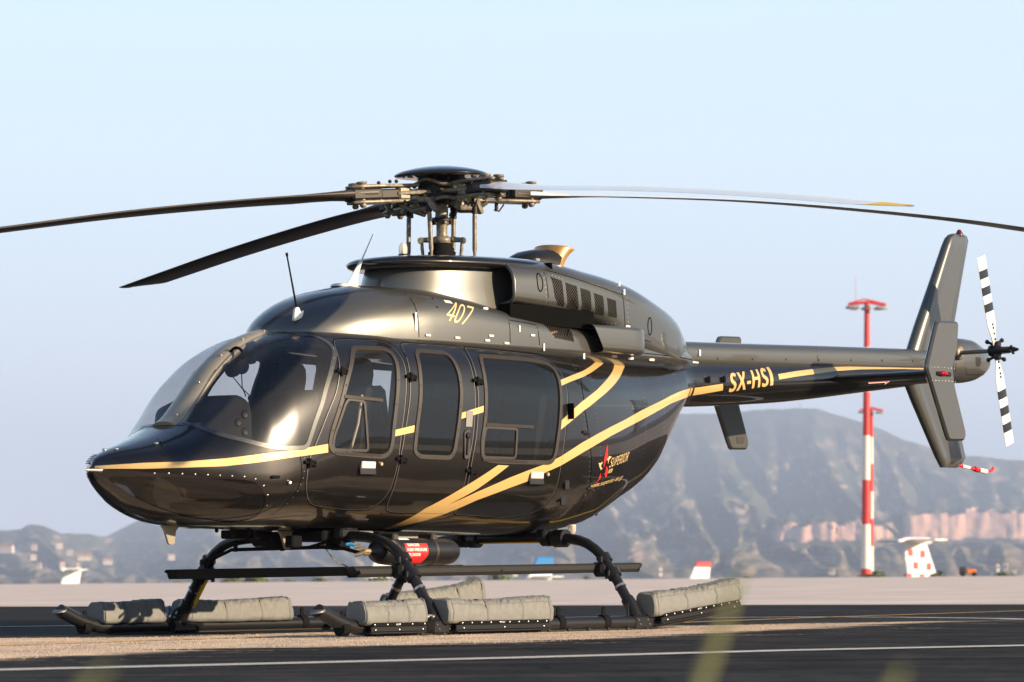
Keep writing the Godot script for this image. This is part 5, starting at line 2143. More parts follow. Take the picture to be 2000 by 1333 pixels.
		for q in [[.10, 0.01], [.15, .0], [.20, .0], [.23, .01]]:
			mb.ball(hubp + e * q[0] + Vector3(0, 0, .014), Vector3(.012, .012, .008), 6, 4)
		stuff(ob("bolts", mb, M.black_paint, o))


func fin(called: String, k: Array) -> void:
	var rows := []
	for q in k:
		var ring := PackedVector3Array()
		var c: float = q[2] - q[1]
		for j in 48:
			var t := TAU * j / 48
			var x := .5 - .5 * cos(t)
			var prof := sqrt(maxf(0.0, 1.0 - pow((x - .15) / .15, 2.0))) if x < .15 else 1.0 - .22 * smoothstep(.15, .30, x) - .12 * smoothstep(.3, .84, x) - .26 * smoothstep(.84, .89, x)
			if x > .96:
				prof *= sqrt(maxf(0.0, 1.0 - pow((x - .96) / .04, 2.0)))
			var w: float = q[3] * signf(sin(t)) * prof
			ring.append(Vector3(q[1] + c * x, q[0], w))
		rows.append(ring)
	var mb := MB.new()
	mb.rings(rows)
	ob(called, mb, M.grey_paint, heli)


# ------------------------------------------------------------------ landing gear
func gear() -> void:
	for x in [1.90, 3.97]:
		var path := []
		var half := [[0.0, .668], [.30, .667], [.50, .663], [.62, .655], [.72, .640], [.80, .615], [.88, .570], [.95, .515], [1.01, .440], [1.08, .345], [1.146, .250], [1.21, .165], [1.262, .095]]
		for i in range(half.size() - 1, 0, -1):
			path.append(Vector3(x, half[i][1], -half[i][0]))
		for q in half:
			path.append(Vector3(x, q[1], q[0]))
		var mb := MB.new()
		mb.tube(path, .036, 14)
		var o := ob("cross_tube", mb, M.black_paint, heli)
		mb = MB.new()
		var yel := []
		for q in path:
			yel.append(q + Vector3(.018, -.022, 0))
		if x > 3.0:
			mb.tube(yel.slice(4, yel.size() - 4), .021, 8)
		else:
			mb.tube([Vector3(1.965, .40, -1.05), Vector3(1.965, .17, -1.22)], .028, 8)
		ob("yellow_stripe", mb, M.yellow, o)
		for s in [1.0, -1.0]:
			# clamp cluster where the step meets the leg
			mb = MB.new()
			mb.lathe(Vector3(x, .50, .962 * s), Vector3(0, .80, -.6 * s).normalized(), [[-.03, .052], [.03, .052]], 12)
			mb.lathe(Vector3(x, .395, 1.045 * s), Vector3(0, .80, -.6 * s).normalized(), [[-.03, .052], [.03, .052]], 12)
			mb.box(Vector3(x - .02, .425, .955 * s), Vector3(.11, .10, .10), .02)
			for q in [[.05, .51, .95], [-.05, .50, .97], [.05, .41, 1.03], [-.05, .40, 1.04], [-.06, .46, .93], [.04, .38, .95]]:
				mb.cyl(Vector3(x + q[0], q[1] - .02, q[2] * s), Vector3(x + q[0], q[1] + .02, q[2] * s), .014, -1, 8)
			ob("clamp", mb, M.black_paint, o)
			mb = MB.new()
			mb.lathe(Vector3(x, .305, 1.108 * s), Vector3(0, .80, -.6 * s).normalized(), [[-.008, .0425], [.008, .0425]], 14)
			ob("clip_ring", mb, M.steel, o)
			# foot
			mb = MB.new()
			mb.tube([Vector3(x, .06, 1.262 * s), Vector3(x, .17, 1.205 * s), Vector3(x, .22, 1.168 * s)], [.055, .050, .046], 14)
			mb.box(Vector3(x + .02, .055, 1.26 * s), Vector3(.22, .108, .108), .02)
			mb.tube([Vector3(x - .09, .09, 1.25 * s), Vector3(x - .07, .16, 1.23 * s), Vector3(x - .02, .20, 1.19 * s)], .012, 6)
			ob("skid_shoe", mb, M.black_paint, o)
			mb = MB.new()
			for q in [[-.05, .07], [-.03, .04], [.05, .07], [.07, .04]]:
				mb.ball(Vector3(x + q[0], q[1], (1.26 + .056) * s), Vector3.ONE * .007, 6, 4)
			stuff(ob("bolts", mb, M.dull_metal, o))
	for s in [1.0, -1.0]:
		var mb := MB.new()
		var z: float = 1.262 * s
		mb.tube([Vector3(.80, .172, z), Vector3(.86, .150, z), Vector3(.95, .112, z), Vector3(1.05, .080, z), Vector3(1.15, .060, z), Vector3(1.27, .053, z), Vector3(2.6, .053, z), Vector3(4.1, .053, z), Vector3(4.35, .075, z), Vector3(4.7, .115, z), Vector3(5.10, .160, z)], .047, 16)
		var o := ob("skid_tube", mb, M.black_paint, heli)
		mb = MB.new()
		mb.box(Vector3(2.7, .008, z), Vector3(2.9, .014, .07), .004)
		for k in 14:
			mb.box(Vector3(1.3 + .21 * k, .012, z + .036 * s), Vector3(.03, .022, .02), .004)
		ob("wear_plate", mb, M.hub_dark, o)
		mb = MB.new()
		for x in [1.02, 3.12, 3.60]:
			mb.next()
			mb.plate(round_poly(v2([-.02, 0, .02, 0, .018, .08, -.012, .08]), .012, 3), Vector3(x, .09, z), Vector3.RIGHT, Vector3.UP, .012, .002)
			mb.lathe(Vector3(x, .06, z), Vector3.RIGHT, [[-.03, .053], [.03, .053]], 14)
		for x in [1.83, 2.02]:
			mb.next()
			mb.lathe(Vector3(x, .053, z), Vector3.RIGHT, [[-.07, .052], [.07, .052]], 14)
		ob("lug", mb, M.black_rubber, o)
		mb = MB.new()
		mb.lathe(Vector3(.80, .174, z), Vector3(-.25, .97, 0).normalized(), [[-.01, .05], [.004, .052], [.006, .03]], 14)
		ob("end_cap", mb, M.dull_metal, o)
		# float bags in their cloth covers
		bag(o, 1.13, 1.71, 0.0, z, s, 11)
		bag(o, 1.91, 2.96, 0.0, z, s, 12)
		bag(o, 4.04, 5.05, .108, z, s, 13)
		# inflation hose
		mb = MB.new()
		mb.tube([Vector3(1.73, .115, z), Vector3(1.82, .13, z), Vector3(1.91, .125, z)], .010, 8)
		for x in [1.74, 1.79, 1.85]:
			mb.cyl(Vector3(x, .118, z), Vector3(x + .03, .123, z), .016, -1, 8)
		ob("hose_fitting", mb, M.steel, o)
		mb = MB.new()
		mb.tube([Vector3(1.80, .125, z), Vector3(1.795, .16, z - .02 * s), Vector3(1.775, .19, z - .04 * s)], .011, 8)
		ob("hose", mb, M.blue, o)
		# step along the side
		mb = MB.new()
		var poly := v2([-.07, -.032, .03, -.032, .05, .0, .03, .036, -.07, .036])
		var rr := []
		for x in [1.47, 1.50, 4.39, 4.42]:
			var ring := PackedVector3Array()
			for q in [[-.05, -.034], [.04, -.034], [.055, -.01], [.055, .02], [.04, .034], [-.05, .034]]:
				var cutoff: float = 1.0 if x > 1.48 and x < 4.40 else .85
				var xx: float = x
				if x < 1.48:
					xx = 1.47 + (.05 if q[1] < 0 else 0.0)
				if x > 4.40:
					xx = 4.42 - (.05 if q[1] < 0 else 0.0)
				ring.append(Vector3(xx, .416 + (x - 1.47) * .009 + q[1] * (1.0 if cutoff == 1.0 else .96), (.885 + q[0]) * s))
			rr.append(ring)
		mb.rings(rr, true, true, true)
		var stp := ob("boarding_step", mb, M.step_paint, heli)
		mb = MB.new()
		for x in [1.50, 2.9, 4.38]:
			mb.ball(Vector3(x, .425, .940 * s), Vector3(.008, .008, .004), 6, 4)
		stuff(ob("screws", mb, M.void, stp))

	# gas bottle for the floats
	var mb := MB.new()
	mb.lathe(Vector3(1.84, .557, .72), Vector3.RIGHT, [[-.02, .02], [0, .03], [.03, .066], [.08, .086], [.14, .092], [.70, .092], [.77, .084], [.81, .062], [.835, .03], [.84, .003]], 28)
	var bt := ob("gas_bottle", mb, M.black_paint, heli)
	mb = MB.new()
	for x in [2.02, 2.40]:
		mb.next()
		mb.lathe(Vector3(x, .557, .72), Vector3.RIGHT, [[-.012, .094], [.012, .094]], 28)
	mb.next()
	mb.box(Vector3(2.03, .655, .70), Vector3(.06, .05, .14), .01)
	mb.next()
	mb.box(Vector3(2.41, .655, .70), Vector3(.06, .05, .14), .01)
	ob("bottle_strap", mb, M.frame, bt)
	mb = MB.new()
	mb.cyl(Vector3(1.84, .557, .72), Vector3(1.76, .560, .72), .020)
	for q in [[1.76, .565, .72], [1.73, .575, .74], [1.74, .545, .73], [1.70, .535, .73], [1.71, .59, .72], [1.77, .54, .745]]:
		mb.lathe(Vector3(q[0], q[1], q[2]), Vector3(.6, .2, .7).normalized(), [[-.022, .014], [.022, .014]], 6)
	ob("bottle_valve", mb, M.brass, bt)
	mb = MB.new()
	curved_label(mb, 2.08, 2.30, -1.0, .62, .0935)
	ob("warning_label", mb, M.signal_red, bt)
	var bold := SystemFont.new()
	bold.font_names = PackedStringArray(["Droid Sans"])
	bold.font_weight = 700
	var row := 0
	for t in ["DANGER", "HIGH PRESSURE", "CYLINDER"]:
		label_text(bt, t, bold, 2.105 if row == 0 else 2.095, [.115, .19, .13][row], .38 - .36 * row)
		row += 1
	mb = MB.new()
	curved_label(mb, 1.955, 2.005, .35, .95, .0935)
	ob("placard", mb, M.dull_metal, bt)
	mb = MB.new()
	curved_label(mb, 2.06, 2.16, 1.0, 1.35, .0935)
	ob("placard", mb, M.sticker_white, bt)
	mb = MB.new()
	mb.tube([Vector3(1.70, .60, .70), Vector3(1.685, .608, .68), Vector3(1.66, .605, .66)], .011, 8)
	ob("hose_end", mb, M.blue, bt)
	# hoses along the forward cross tube
	mb = MB.new()
	mb.tube([Vector3(1.86, .26, -1.09), Vector3(1.85, .40, -.98), Vector3(1.85, .52, -.86), Vector3(1.85, .585, -.66), Vector3(1.85, .588, -.2), Vector3(1.85, .592, .25), Vector3(1.80, .58, .50), Vector3(1.72, .55, .72)], .013, 8)
	mb.tube([Vector3(1.85, .592, .1), Vector3(1.82, .625, .3), Vector3(1.78, .62, .5)], .010, 8)
	for z in [-.62, -.15, .35]:
		mb.cyl(Vector3(1.85, .57, z), Vector3(1.85, .65, z), .016)
	ob("float_hose", mb, M.black_rubber, heli)
	mb = MB.new()
	mb.tube([Vector3(1.93, .30, 1.13), Vector3(1.95, .22, 1.12), Vector3(1.98, .15, 1.18)], .012, 8)
	ob("float_hose", mb, M.black_rubber, heli)

	# belly: saddles for the cross tubes, boxes and aerials
	mb = MB.new()
	for x in [1.90, 3.97]:
		for z in [-.42, .42]:
			mb.next()
			mb.box(Vector3(x, .685, z), Vector3(.18, .07, .09), .015)
			mb.lathe(Vector3(x, .660, z), Vector3.BACK, [[-.035, .062], [.035, .062]], 14)
	mb.next()
	mb.lathe(Vector3(3.97, .655, .55), Vector3.BACK, [[-.05, .066], [.05, .066]], 14)
	mb.next()
	mb.lathe(Vector3(3.97, .655, -.30), Vector3.BACK, [[-.04, .06], [.04, .06]], 14)
	ob("cross_tube_saddle", mb, M.black_paint, heli)
	mb = MB.new()
	mb.box(Vector3(2.05, .668, .05), Vector3(.62, .07, .62), .015)
	mb.next()
	mb.box(Vector3(1.55, .685, -.28), Vector3(.16, .06, .18), .01)
	mb.next()
	mb.box(Vector3(2.42, .665, .22), Vector3(.50, .06, .5), .015)
	for q in [[1.72, .62, -.1], [1.98, .61, .3], [2.2, .63, .0], [1.62, .63, .2]]:
		mb.next()
		mb.box(Vector3(q[0], q[1], q[2]), Vector3(.10, .08, .08), .01)
	ob("belly_equipment", mb, M.black_rubber, heli)
	mb = MB.new()
	mb.box(Vector3(2.10, .685, .40), Vector3(.14, .035, .04), .006)
	mb.next()
	mb.box(Vector3(2.40, .655, .50), Vector3(.24, .02, .03), .004)
	ob("belly_plate", mb, M.dull_metal, heli)
	for q in [[.68, .735, .0], [1.70, .705, .05]]:
		mb = MB.new()
		mb.plate(round_poly(v2([-.085, 0, .085, 0, .045, -.03, .03, -.125, -.02, -.125, -.055, -.03]), .015, 3), Vector3(q[0], q[1], q[2]), Vector3.RIGHT, Vector3.UP, .020, .006)
		ob("belly_aerial", mb, M.aerial_tan, heli)
	mb = MB.new()
	mb.plate(round_poly(v2([-.075, 0, .06, 0, .025, -.05, .018, -.115, -.005, -.115]), .015, 3), Vector3(1.99, .715, .10), Vector3.RIGHT, Vector3.UP, .022, .006)
	o_wire(mb)


func o_wire(mb: MB) -> void:
	var o := ob("belly_aerial", mb, M.aerial_tan, heli)
	mb = MB.new()
	mb.tube([Vector3(2.0, .605, .10), Vector3(2.11, .50, .10), Vector3(2.33, .430, .10)], .0045, 6)
	ob("aerial_wire", mb, M.cream, o)
	mb = MB.new()
	for q in [[1.14, .72, .1], [1.05, .72, .05], [1.3, .71, .1]]:
		mb.lathe(Vector3(q[0], q[1], q[2]), Vector3.DOWN, [[0, .012], [.02, .014], [.03, .006]], 8)
	mb.lathe(Vector3(1.24, .705, .0), Vector3.DOWN, [[0, .02], [.03, .024], [.045, .01]], 10)
	stuff(ob("belly_drains", mb, M.black_rubber, heli))


func curved_label(mb: MB, x0: float, x1: float, t0: float, t1: float, r: float) -> void:
	var c := Vector3(0, .557, .72)
	for k in 12:
		var a := lerpf(t0, t1, k / 12.0)
		var b := lerpf(t0, t1, (k + 1) / 12.0)
		var na := Vector3(0, sin(a), cos(a))
		var nb := Vector3(0, sin(b), cos(b))
		var xa := x1 - .05 * maxf(0.0, -a - .2)
		var xb := x1 - .05 * maxf(0.0, -b - .2)
		mb.tri(Vector3(x0, 0, 0) + c + na * r, Vector3(xa, 0, 0) + c + na * r, Vector3(xb, 0, 0) + c + nb * r, na, na, nb)
		mb.tri(Vector3(x0, 0, 0) + c + na * r, Vector3(xb, 0, 0) + c + nb * r, Vector3(x0, 0, 0) + c + nb * r, na, nb, nb)


func label_text(on: Node, text: String, font: Font, x: float, w: float, t: float) -> void:
	var tm := TextMesh.new()
	tm.text = text
	tm.font = font
	tm.font_size = 48
	tm.pixel_size = 1.0 / 48.0
	tm.depth = 0.0
	tm.horizontal_alignment = HORIZONTAL_ALIGNMENT_LEFT
	var a := tm.surface_get_arrays(0)
	var vs: PackedVector3Array = a[Mesh.ARRAY_VERTEX]
	var ids = a[Mesh.ARRAY_INDEX]
	var lo := Vector3(1e9, 1e9, 0)
	var hi := Vector3(-1e9, -1e9, 0)
	for q in vs:
		lo = Vector3(minf(lo.x, q.x), minf(lo.y, q.y), 0)
		hi = Vector3(maxf(hi.x, q.x), maxf(hi.y, q.y), 0)
	var mb := MB.new()
	var cnt: int = ids.size() if ids != null else vs.size()
	for i in range(0, cnt, 3):
		var p := []
		for k in 3:
			var q: Vector3 = vs[ids[i + k] if ids != null else i + k]
			var an := t + (q.y - lo.y) / (hi.y - lo.y) * .22
			var nn := Vector3(0, sin(an), cos(an))
			p.append(Vector3(x + (q.x - lo.x) / (hi.x - lo.x) * w, .557, .72) + nn * .0950)
			p.append(nn)
		mb.tri(p[0], p[2], p[4], p[1], p[3], p[5])
	ob("warning_text", mb, M.sticker_white, on)


func bag(on: Node, x0: float, x1: float, rise: float, z: float, s: float, sd: int) -> void:
	var nz := noise(sd + int(s * 3.0), 7.0, 3)
	var fold := noise(sd + 40, 16.0, 2, FastNoiseLite.TYPE_SIMPLEX)
	var n := int((x1 - x0) / .012)
	var rows := []
	for i in n + 1:
		var u := float(i) / n
		var x := lerpf(x0, x1, u)
		var e := minf(u, 1.0 - u) * (x1 - x0)
		var k := 0.86 + 0.14 * sqrt(1.0 - pow(1.0 - clampf(e / .045, 0.0, 1.0), 2.0))
		var base := .072 + rise * maxf(0.0, u) + (.0 if rise == 0.0 else .012)
		var ring := PackedVector3Array()
		for j in 40:
			var t := TAU * j / 40
			var cy := signf(sin(t)) * pow(absf(sin(t)), .42)
			var cz := signf(cos(t)) * pow(absf(cos(t)), .42)
			var hh := .084
			var w := .098 - .012 * cy
			var bump := 0.0022 * nz.get_noise_3d(x * .7, cy * .2, cz * .2) * 2.0
			if cy > .1:
				bump += .003 - .015 * absf(fold.get_noise_2d(x * 1.1 + cz * .04, cz * .05)) + .005 * nz.get_noise_2d(x * .5, 3.0)
			elif cy > -.5:
				bump += .001 - .0035 * absf(fold.get_noise_2d(x * 1.4, cy * .03))
			var y := base + hh + (hh * k + bump) * cy + .010 * sin(x * 5.0 + sd) * maxf(cy, 0.0)
			# sag of the flap's hem on the outer side
			var zz2 := (w * k + bump) * cz
			if cz > .8 and cy > -.25 and cy < .10:
				zz2 += .007
			ring.append(Vector3(x, y, z + s * (.010 + zz2)))
		rows.append(ring)
	var mb := MB.new()
	mb.rings(rows)
	var o := ob("float_bag", mb, M.cover_cloth, on)
	var sl := rise / (x1 - x0)
	var bs := Basis(Vector3.BACK, atan(sl))
	var mid := Vector3((x0 + x1) * .5 + .02, 0.0, z + s * .104)
	var y0 := .078 + rise * .5 + (.0 if rise == 0.0 else .012)
	mb = MB.new()
	mb.box(mid + Vector3(0, y0, .002 * s), Vector3((x1 - x0) * .86, .026, .008), .002, bs)
	ob("snap_strip", mb, M.black_rubber, o)
	mb = MB.new()
	mb.box(mid + Vector3(0, y0 - .032, -.006 * s), Vector3((x1 - x0) * .90, .042, .012), .004, bs)
	mb.box(mid + Vector3(0, y0 - .05, -.05 * s), Vector3((x1 - x0) * .88, .02, .10), .004, bs)
	ob("girt", mb, M.black_paint, o)
	mb = MB.new()
	var c := int((x1 - x0) / .10)
	for k in c:
		var xx := lerpf(-.40, .40, float(k) / (c - 1)) * (x1 - x0)
		mb.ball(mid + Vector3(xx, y0 + sl * xx, .006 * s), Vector3(.0075, .0075, .005), 8, 6)
	for k in 3:
		var xx := lerpf(-.38, .38, k / 2.0) * (x1 - x0)
		mb.ball(mid + Vector3(xx, y0 - .034 + sl * xx, .001 * s), Vector3(.007, .007, .004), 8, 6)
	mb.box(mid + Vector3(-.02, y0, .006 * s), Vector3(.035, .012, .004), .001, bs)
	stuff(ob("snaps", mb, M.steel, o))
	# straps round the bag and the seam of its end
	mb = MB.new()
	for u in [.04, .36, .70, .96]:
		var band := []
		var at: int = clampi(int(n * u), 1, n - 1)
		for d in [-.009, .009]:
			var ring := PackedVector3Array()
			var cc := Vector3.ZERO
			for q in rows[at]:
				cc += q / 40.0
			for q in rows[at]:
				ring.append(cc + (q - cc) * 1.018 + Vector3(d * (.5 if u < .1 or u > .9 else 1.0), 0, 0))
			band.append(ring)
		mb.next()
		mb.rings(band, false, false)
	ob("strap", mb, M.cover_strap, o)
	# stitched hem of the upper flap
	mb = MB.new()
	var line := []
	for i in range(2, n - 1):
		line.append(rows[i][2] + Vector3(0, .0, .001 * s))
	mb.tube(line, .0035, 6)
	ob("flap_hem", mb, M.cover_cloth, o)


# ------------------------------------------------------------------ beyond the apron
func mast_lamp(at: Vector3, top: float, label: String) -> void:
	var h := top - at.y
	var o := thing("apron_light_mast", label, "light mast", at, "red and white apron light masts")
	o.rotation = Basis(FWD * -1.0, deg_to_rad(-1.15)).get_euler()
	var red: Material = M.mast_red
	var white: Material = M.mast_white
	var n := int(ceil(h / 3.5))
	for k in n:
		var mb := MB.new()
		var y1 := h - 3.5 * k
		var y0 := maxf(0.0, y1 - 3.5)
		mb.tube([Vector3(0, y0, 0), Vector3(0, y1, 0)], [lerpf(.42, .21, y0 / h), lerpf(.42, .21, y1 / h)], 14)
		ob("mast_band", mb, red if k % 2 == 0 else white, o)
	var l := Vector3(RIGHT.x, 0, RIGHT.z).normalized()
	var mb := MB.new()
	mb.tube([Vector3(0, h - .1, 0) - l * 1.5, Vector3(0, h + .1, 0), Vector3(0, h - .1, 0) + l * 1.5], .12, 8)
	mb.tube([Vector3(0, h, 0) - l * 1.4, Vector3(0, h + .35, 0) - l * .2, Vector3(0, h, 0) + l * 1.4], .06, 6)
	mb.cyl(Vector3(0, h, 0) - l * .9, Vector3(0, h + 2.2, 0) - l * .93, .018, .012, 6)
	ob("lamp_carriage", mb, red, o)
	for k in 8:
		var a := TAU * k / 8
		var p := l * cos(a) * 1.35 + Vector3(FWD.x, 0, FWD.z).normalized() * sin(a) * .9
		var f := MB.new()
		f.box(Vector3(0, h - .36, 0) + p, Vector3(.62, .22, .5), .05, Basis(Vector3.UP, -a))
		var fl := ob("floodlight", f, M.lamp_housing, o)


func airplane(label: String, at: Vector3, turn: float, sc: float, ttail: bool, fincol: Material, topcol: Material, mid := .72) -> Node3D:
	var o := thing("parked_airplane", label, "airplane", at, "airplanes parked beyond the apron")
	o.rotation.y = turn
	o.scale = Vector3.ONE * sc
	var mb := MB.new()
	# nose towards +x, tail fin at x = -10
	mb.lathe(Vector3(12, 2.9, 0), Vector3.LEFT, [[0, .1], [.6, .7], [2, 1.25], [4, 1.4], [16, 1.4], [20, .9], [24, .3], [24.5, .1]], 20)
	ob("fuselage", mb, M.plane_white, o)
	mb = MB.new()
	for s in [1.0, -1.0]:
		var rows := []
		for q in [[.6, 1.5, .18, 3.0], [12.5, .8, .08, 2.2]]:
			var ring := PackedVector3Array()
			for j in 14:
				var t := TAU * j / 14
				ring.append(Vector3(1.2 - (1 - cos(t)) * q[1] * .9 + 1.0, 4.2 + sin(t) * q[2], q[0] * s))
			rows.append(ring)
		mb.rings(rows)
	ob("wing", mb, M.plane_white, o)
	for s in [1.0, -1.0]:
		mb = MB.new()
		mb.lathe(Vector3(3.6, 3.7, 4.2 * s), Vector3.LEFT, [[0, .25], [.4, .55], [2, .6], [4.5, .3], [5, .1]], 14)
		ob("engine", mb, M.plane_white, o)
		mb = MB.new()
		mb.cyl(Vector3(.5, 3.2, 2.2 * s), Vector3(.5, .4, 2.4 * s), .12)
		mb.lathe(Vector3(.5, .45, 2.2 * s), Vector3.BACK * s, [[0, .45], [.4, .45]], 14)
		ob("main_wheel", mb, M.black_rubber, o)
	# fin in two tones
	var le0 := Vector2(-7.2, 3.6)
	var le1 := Vector2(-9.0 if ttail else -9.5, 8.2)
	var te1 := Vector2(-11.3, 8.2)
	var te0 := Vector2(-10.6, 3.2)
	for part in 2:
		var a := le0.lerp(le1, 0.0 if part == 0 else mid)
		var b := le0.lerp(le1, mid if part == 0 else 1.0)
		var c := te0.lerp(te1, mid if part == 0 else 1.0)
		var d := te0.lerp(te1, 0.0 if part == 0 else mid)
		mb = MB.new()
		mb.plate(PackedVector2Array([a, b, c, d]), Vector3.ZERO, Vector3.RIGHT, Vector3.UP, .30, .10)
		ob("tail_fin", mb, fincol if part == 0 else topcol, o)
	mb = MB.new()
	mb.plate(PackedVector2Array([Vector2(-5.0, 4.2), Vector2(-7.6, 4.9), Vector2(-8.2, 3.6)]), Vector3.ZERO, Vector3.RIGHT, Vector3.UP, .2, .05)
	ob("dorsal_fin", mb, M.plane_white, o)
	var ty := 8.25 if ttail else 6.3
	for s in [1.0, -1.0]:
		mb = MB.new()
		var rows := []
		for q in [[.05, 1.15, .14, -10.0], [3.6, .7, .07, -10.3]]:
			var ring := PackedVector3Array()
			for j in 14:
				var t := TAU * j / 14
				ring.append(Vector3(q[3] + cos(t) * q[1], ty + sin(t) * q[2], q[0] * s))
			rows.append(ring)
		mb.rings(rows)
		ob("tailplane", mb, M.plane_white, o)
	if ttail:
		mb = MB.new()
		mb.lathe(Vector3(-8.3, 8.2, 0), Vector3.LEFT, [[0, .05], [.3, .28], [2.6, .3], [3.4, .1]], 12)
		ob("tail_bullet", mb, M.plane_white, o)
	return o


func bush_mesh(sd: int) -> ArrayMesh:
	var r := RandomNumberGenerator.new()
	r.seed = sd
	var mb := MB.new()
	for i in 260:
		var d := Vector3(r.randfn(0, 1), absf(r.randfn(0, 1)), r.randfn(0, 1)).normalized()
		var p := d * pow(r.randf(), .4) * Vector3(1.0, .75 + .25 * sin(d.x * 5.0), .7)
		var a := Vector3(r.randf() - .5, r.randf() - .5, r.randf() - .5).normalized()
		var b := a.cross(d).normalized()
		var s := r.randf_range(.06, .14)
		mb.quad(p, p + (a + b) * s, p + a * s * 2.2, p + (a - b) * s, (d + Vector3.UP * .3).normalized())
	return mb.mesh()


func house(at: Vector3, w: float, h: float, d: float, turn: float, label: String, tower := false) -> void:
	var o := thing("hill_house", label, "house", at, "pale houses on the slopes beyond the apron")
	o.rotation.y = turn
	var mb := MB.new()
	mb.box(Vector3(0, h * .5 - 1.0, 0), Vector3(w, h + 2.0, d), 0.0)
	var wl := ob("wall", mb, M.house_wall, o)
	mb = MB.new()
	var n := maxi(2, int(w / 4.0))
	for k in n:
		for fl in maxi(1, int(h / 3.2)):
			mb.box(Vector3(w * ((k + .5) / n - .5), 1.7 + 3.1 * fl, d * .5), Vector3(1.2, 1.4, .1), 0.0)
	ob("window", mb, M.house_window, wl)
	mb = MB.new()
	mb.plate(PackedVector2Array([Vector2(-d * .56, 0), Vector2(d * .56, 0), Vector2(0, w * .14 + .6)]), Vector3(0, h, 0), Vector3.BACK, Vector3.UP, w * 1.06)
	ob("roof", mb, M.house_roof, o)


func slope_at(px: float, el: float, dist: float) -> Vector3:
	var p := EYE + dir_at(px) * dist
	p.y = EYE.y + el / 6438.0 * dist
	return p


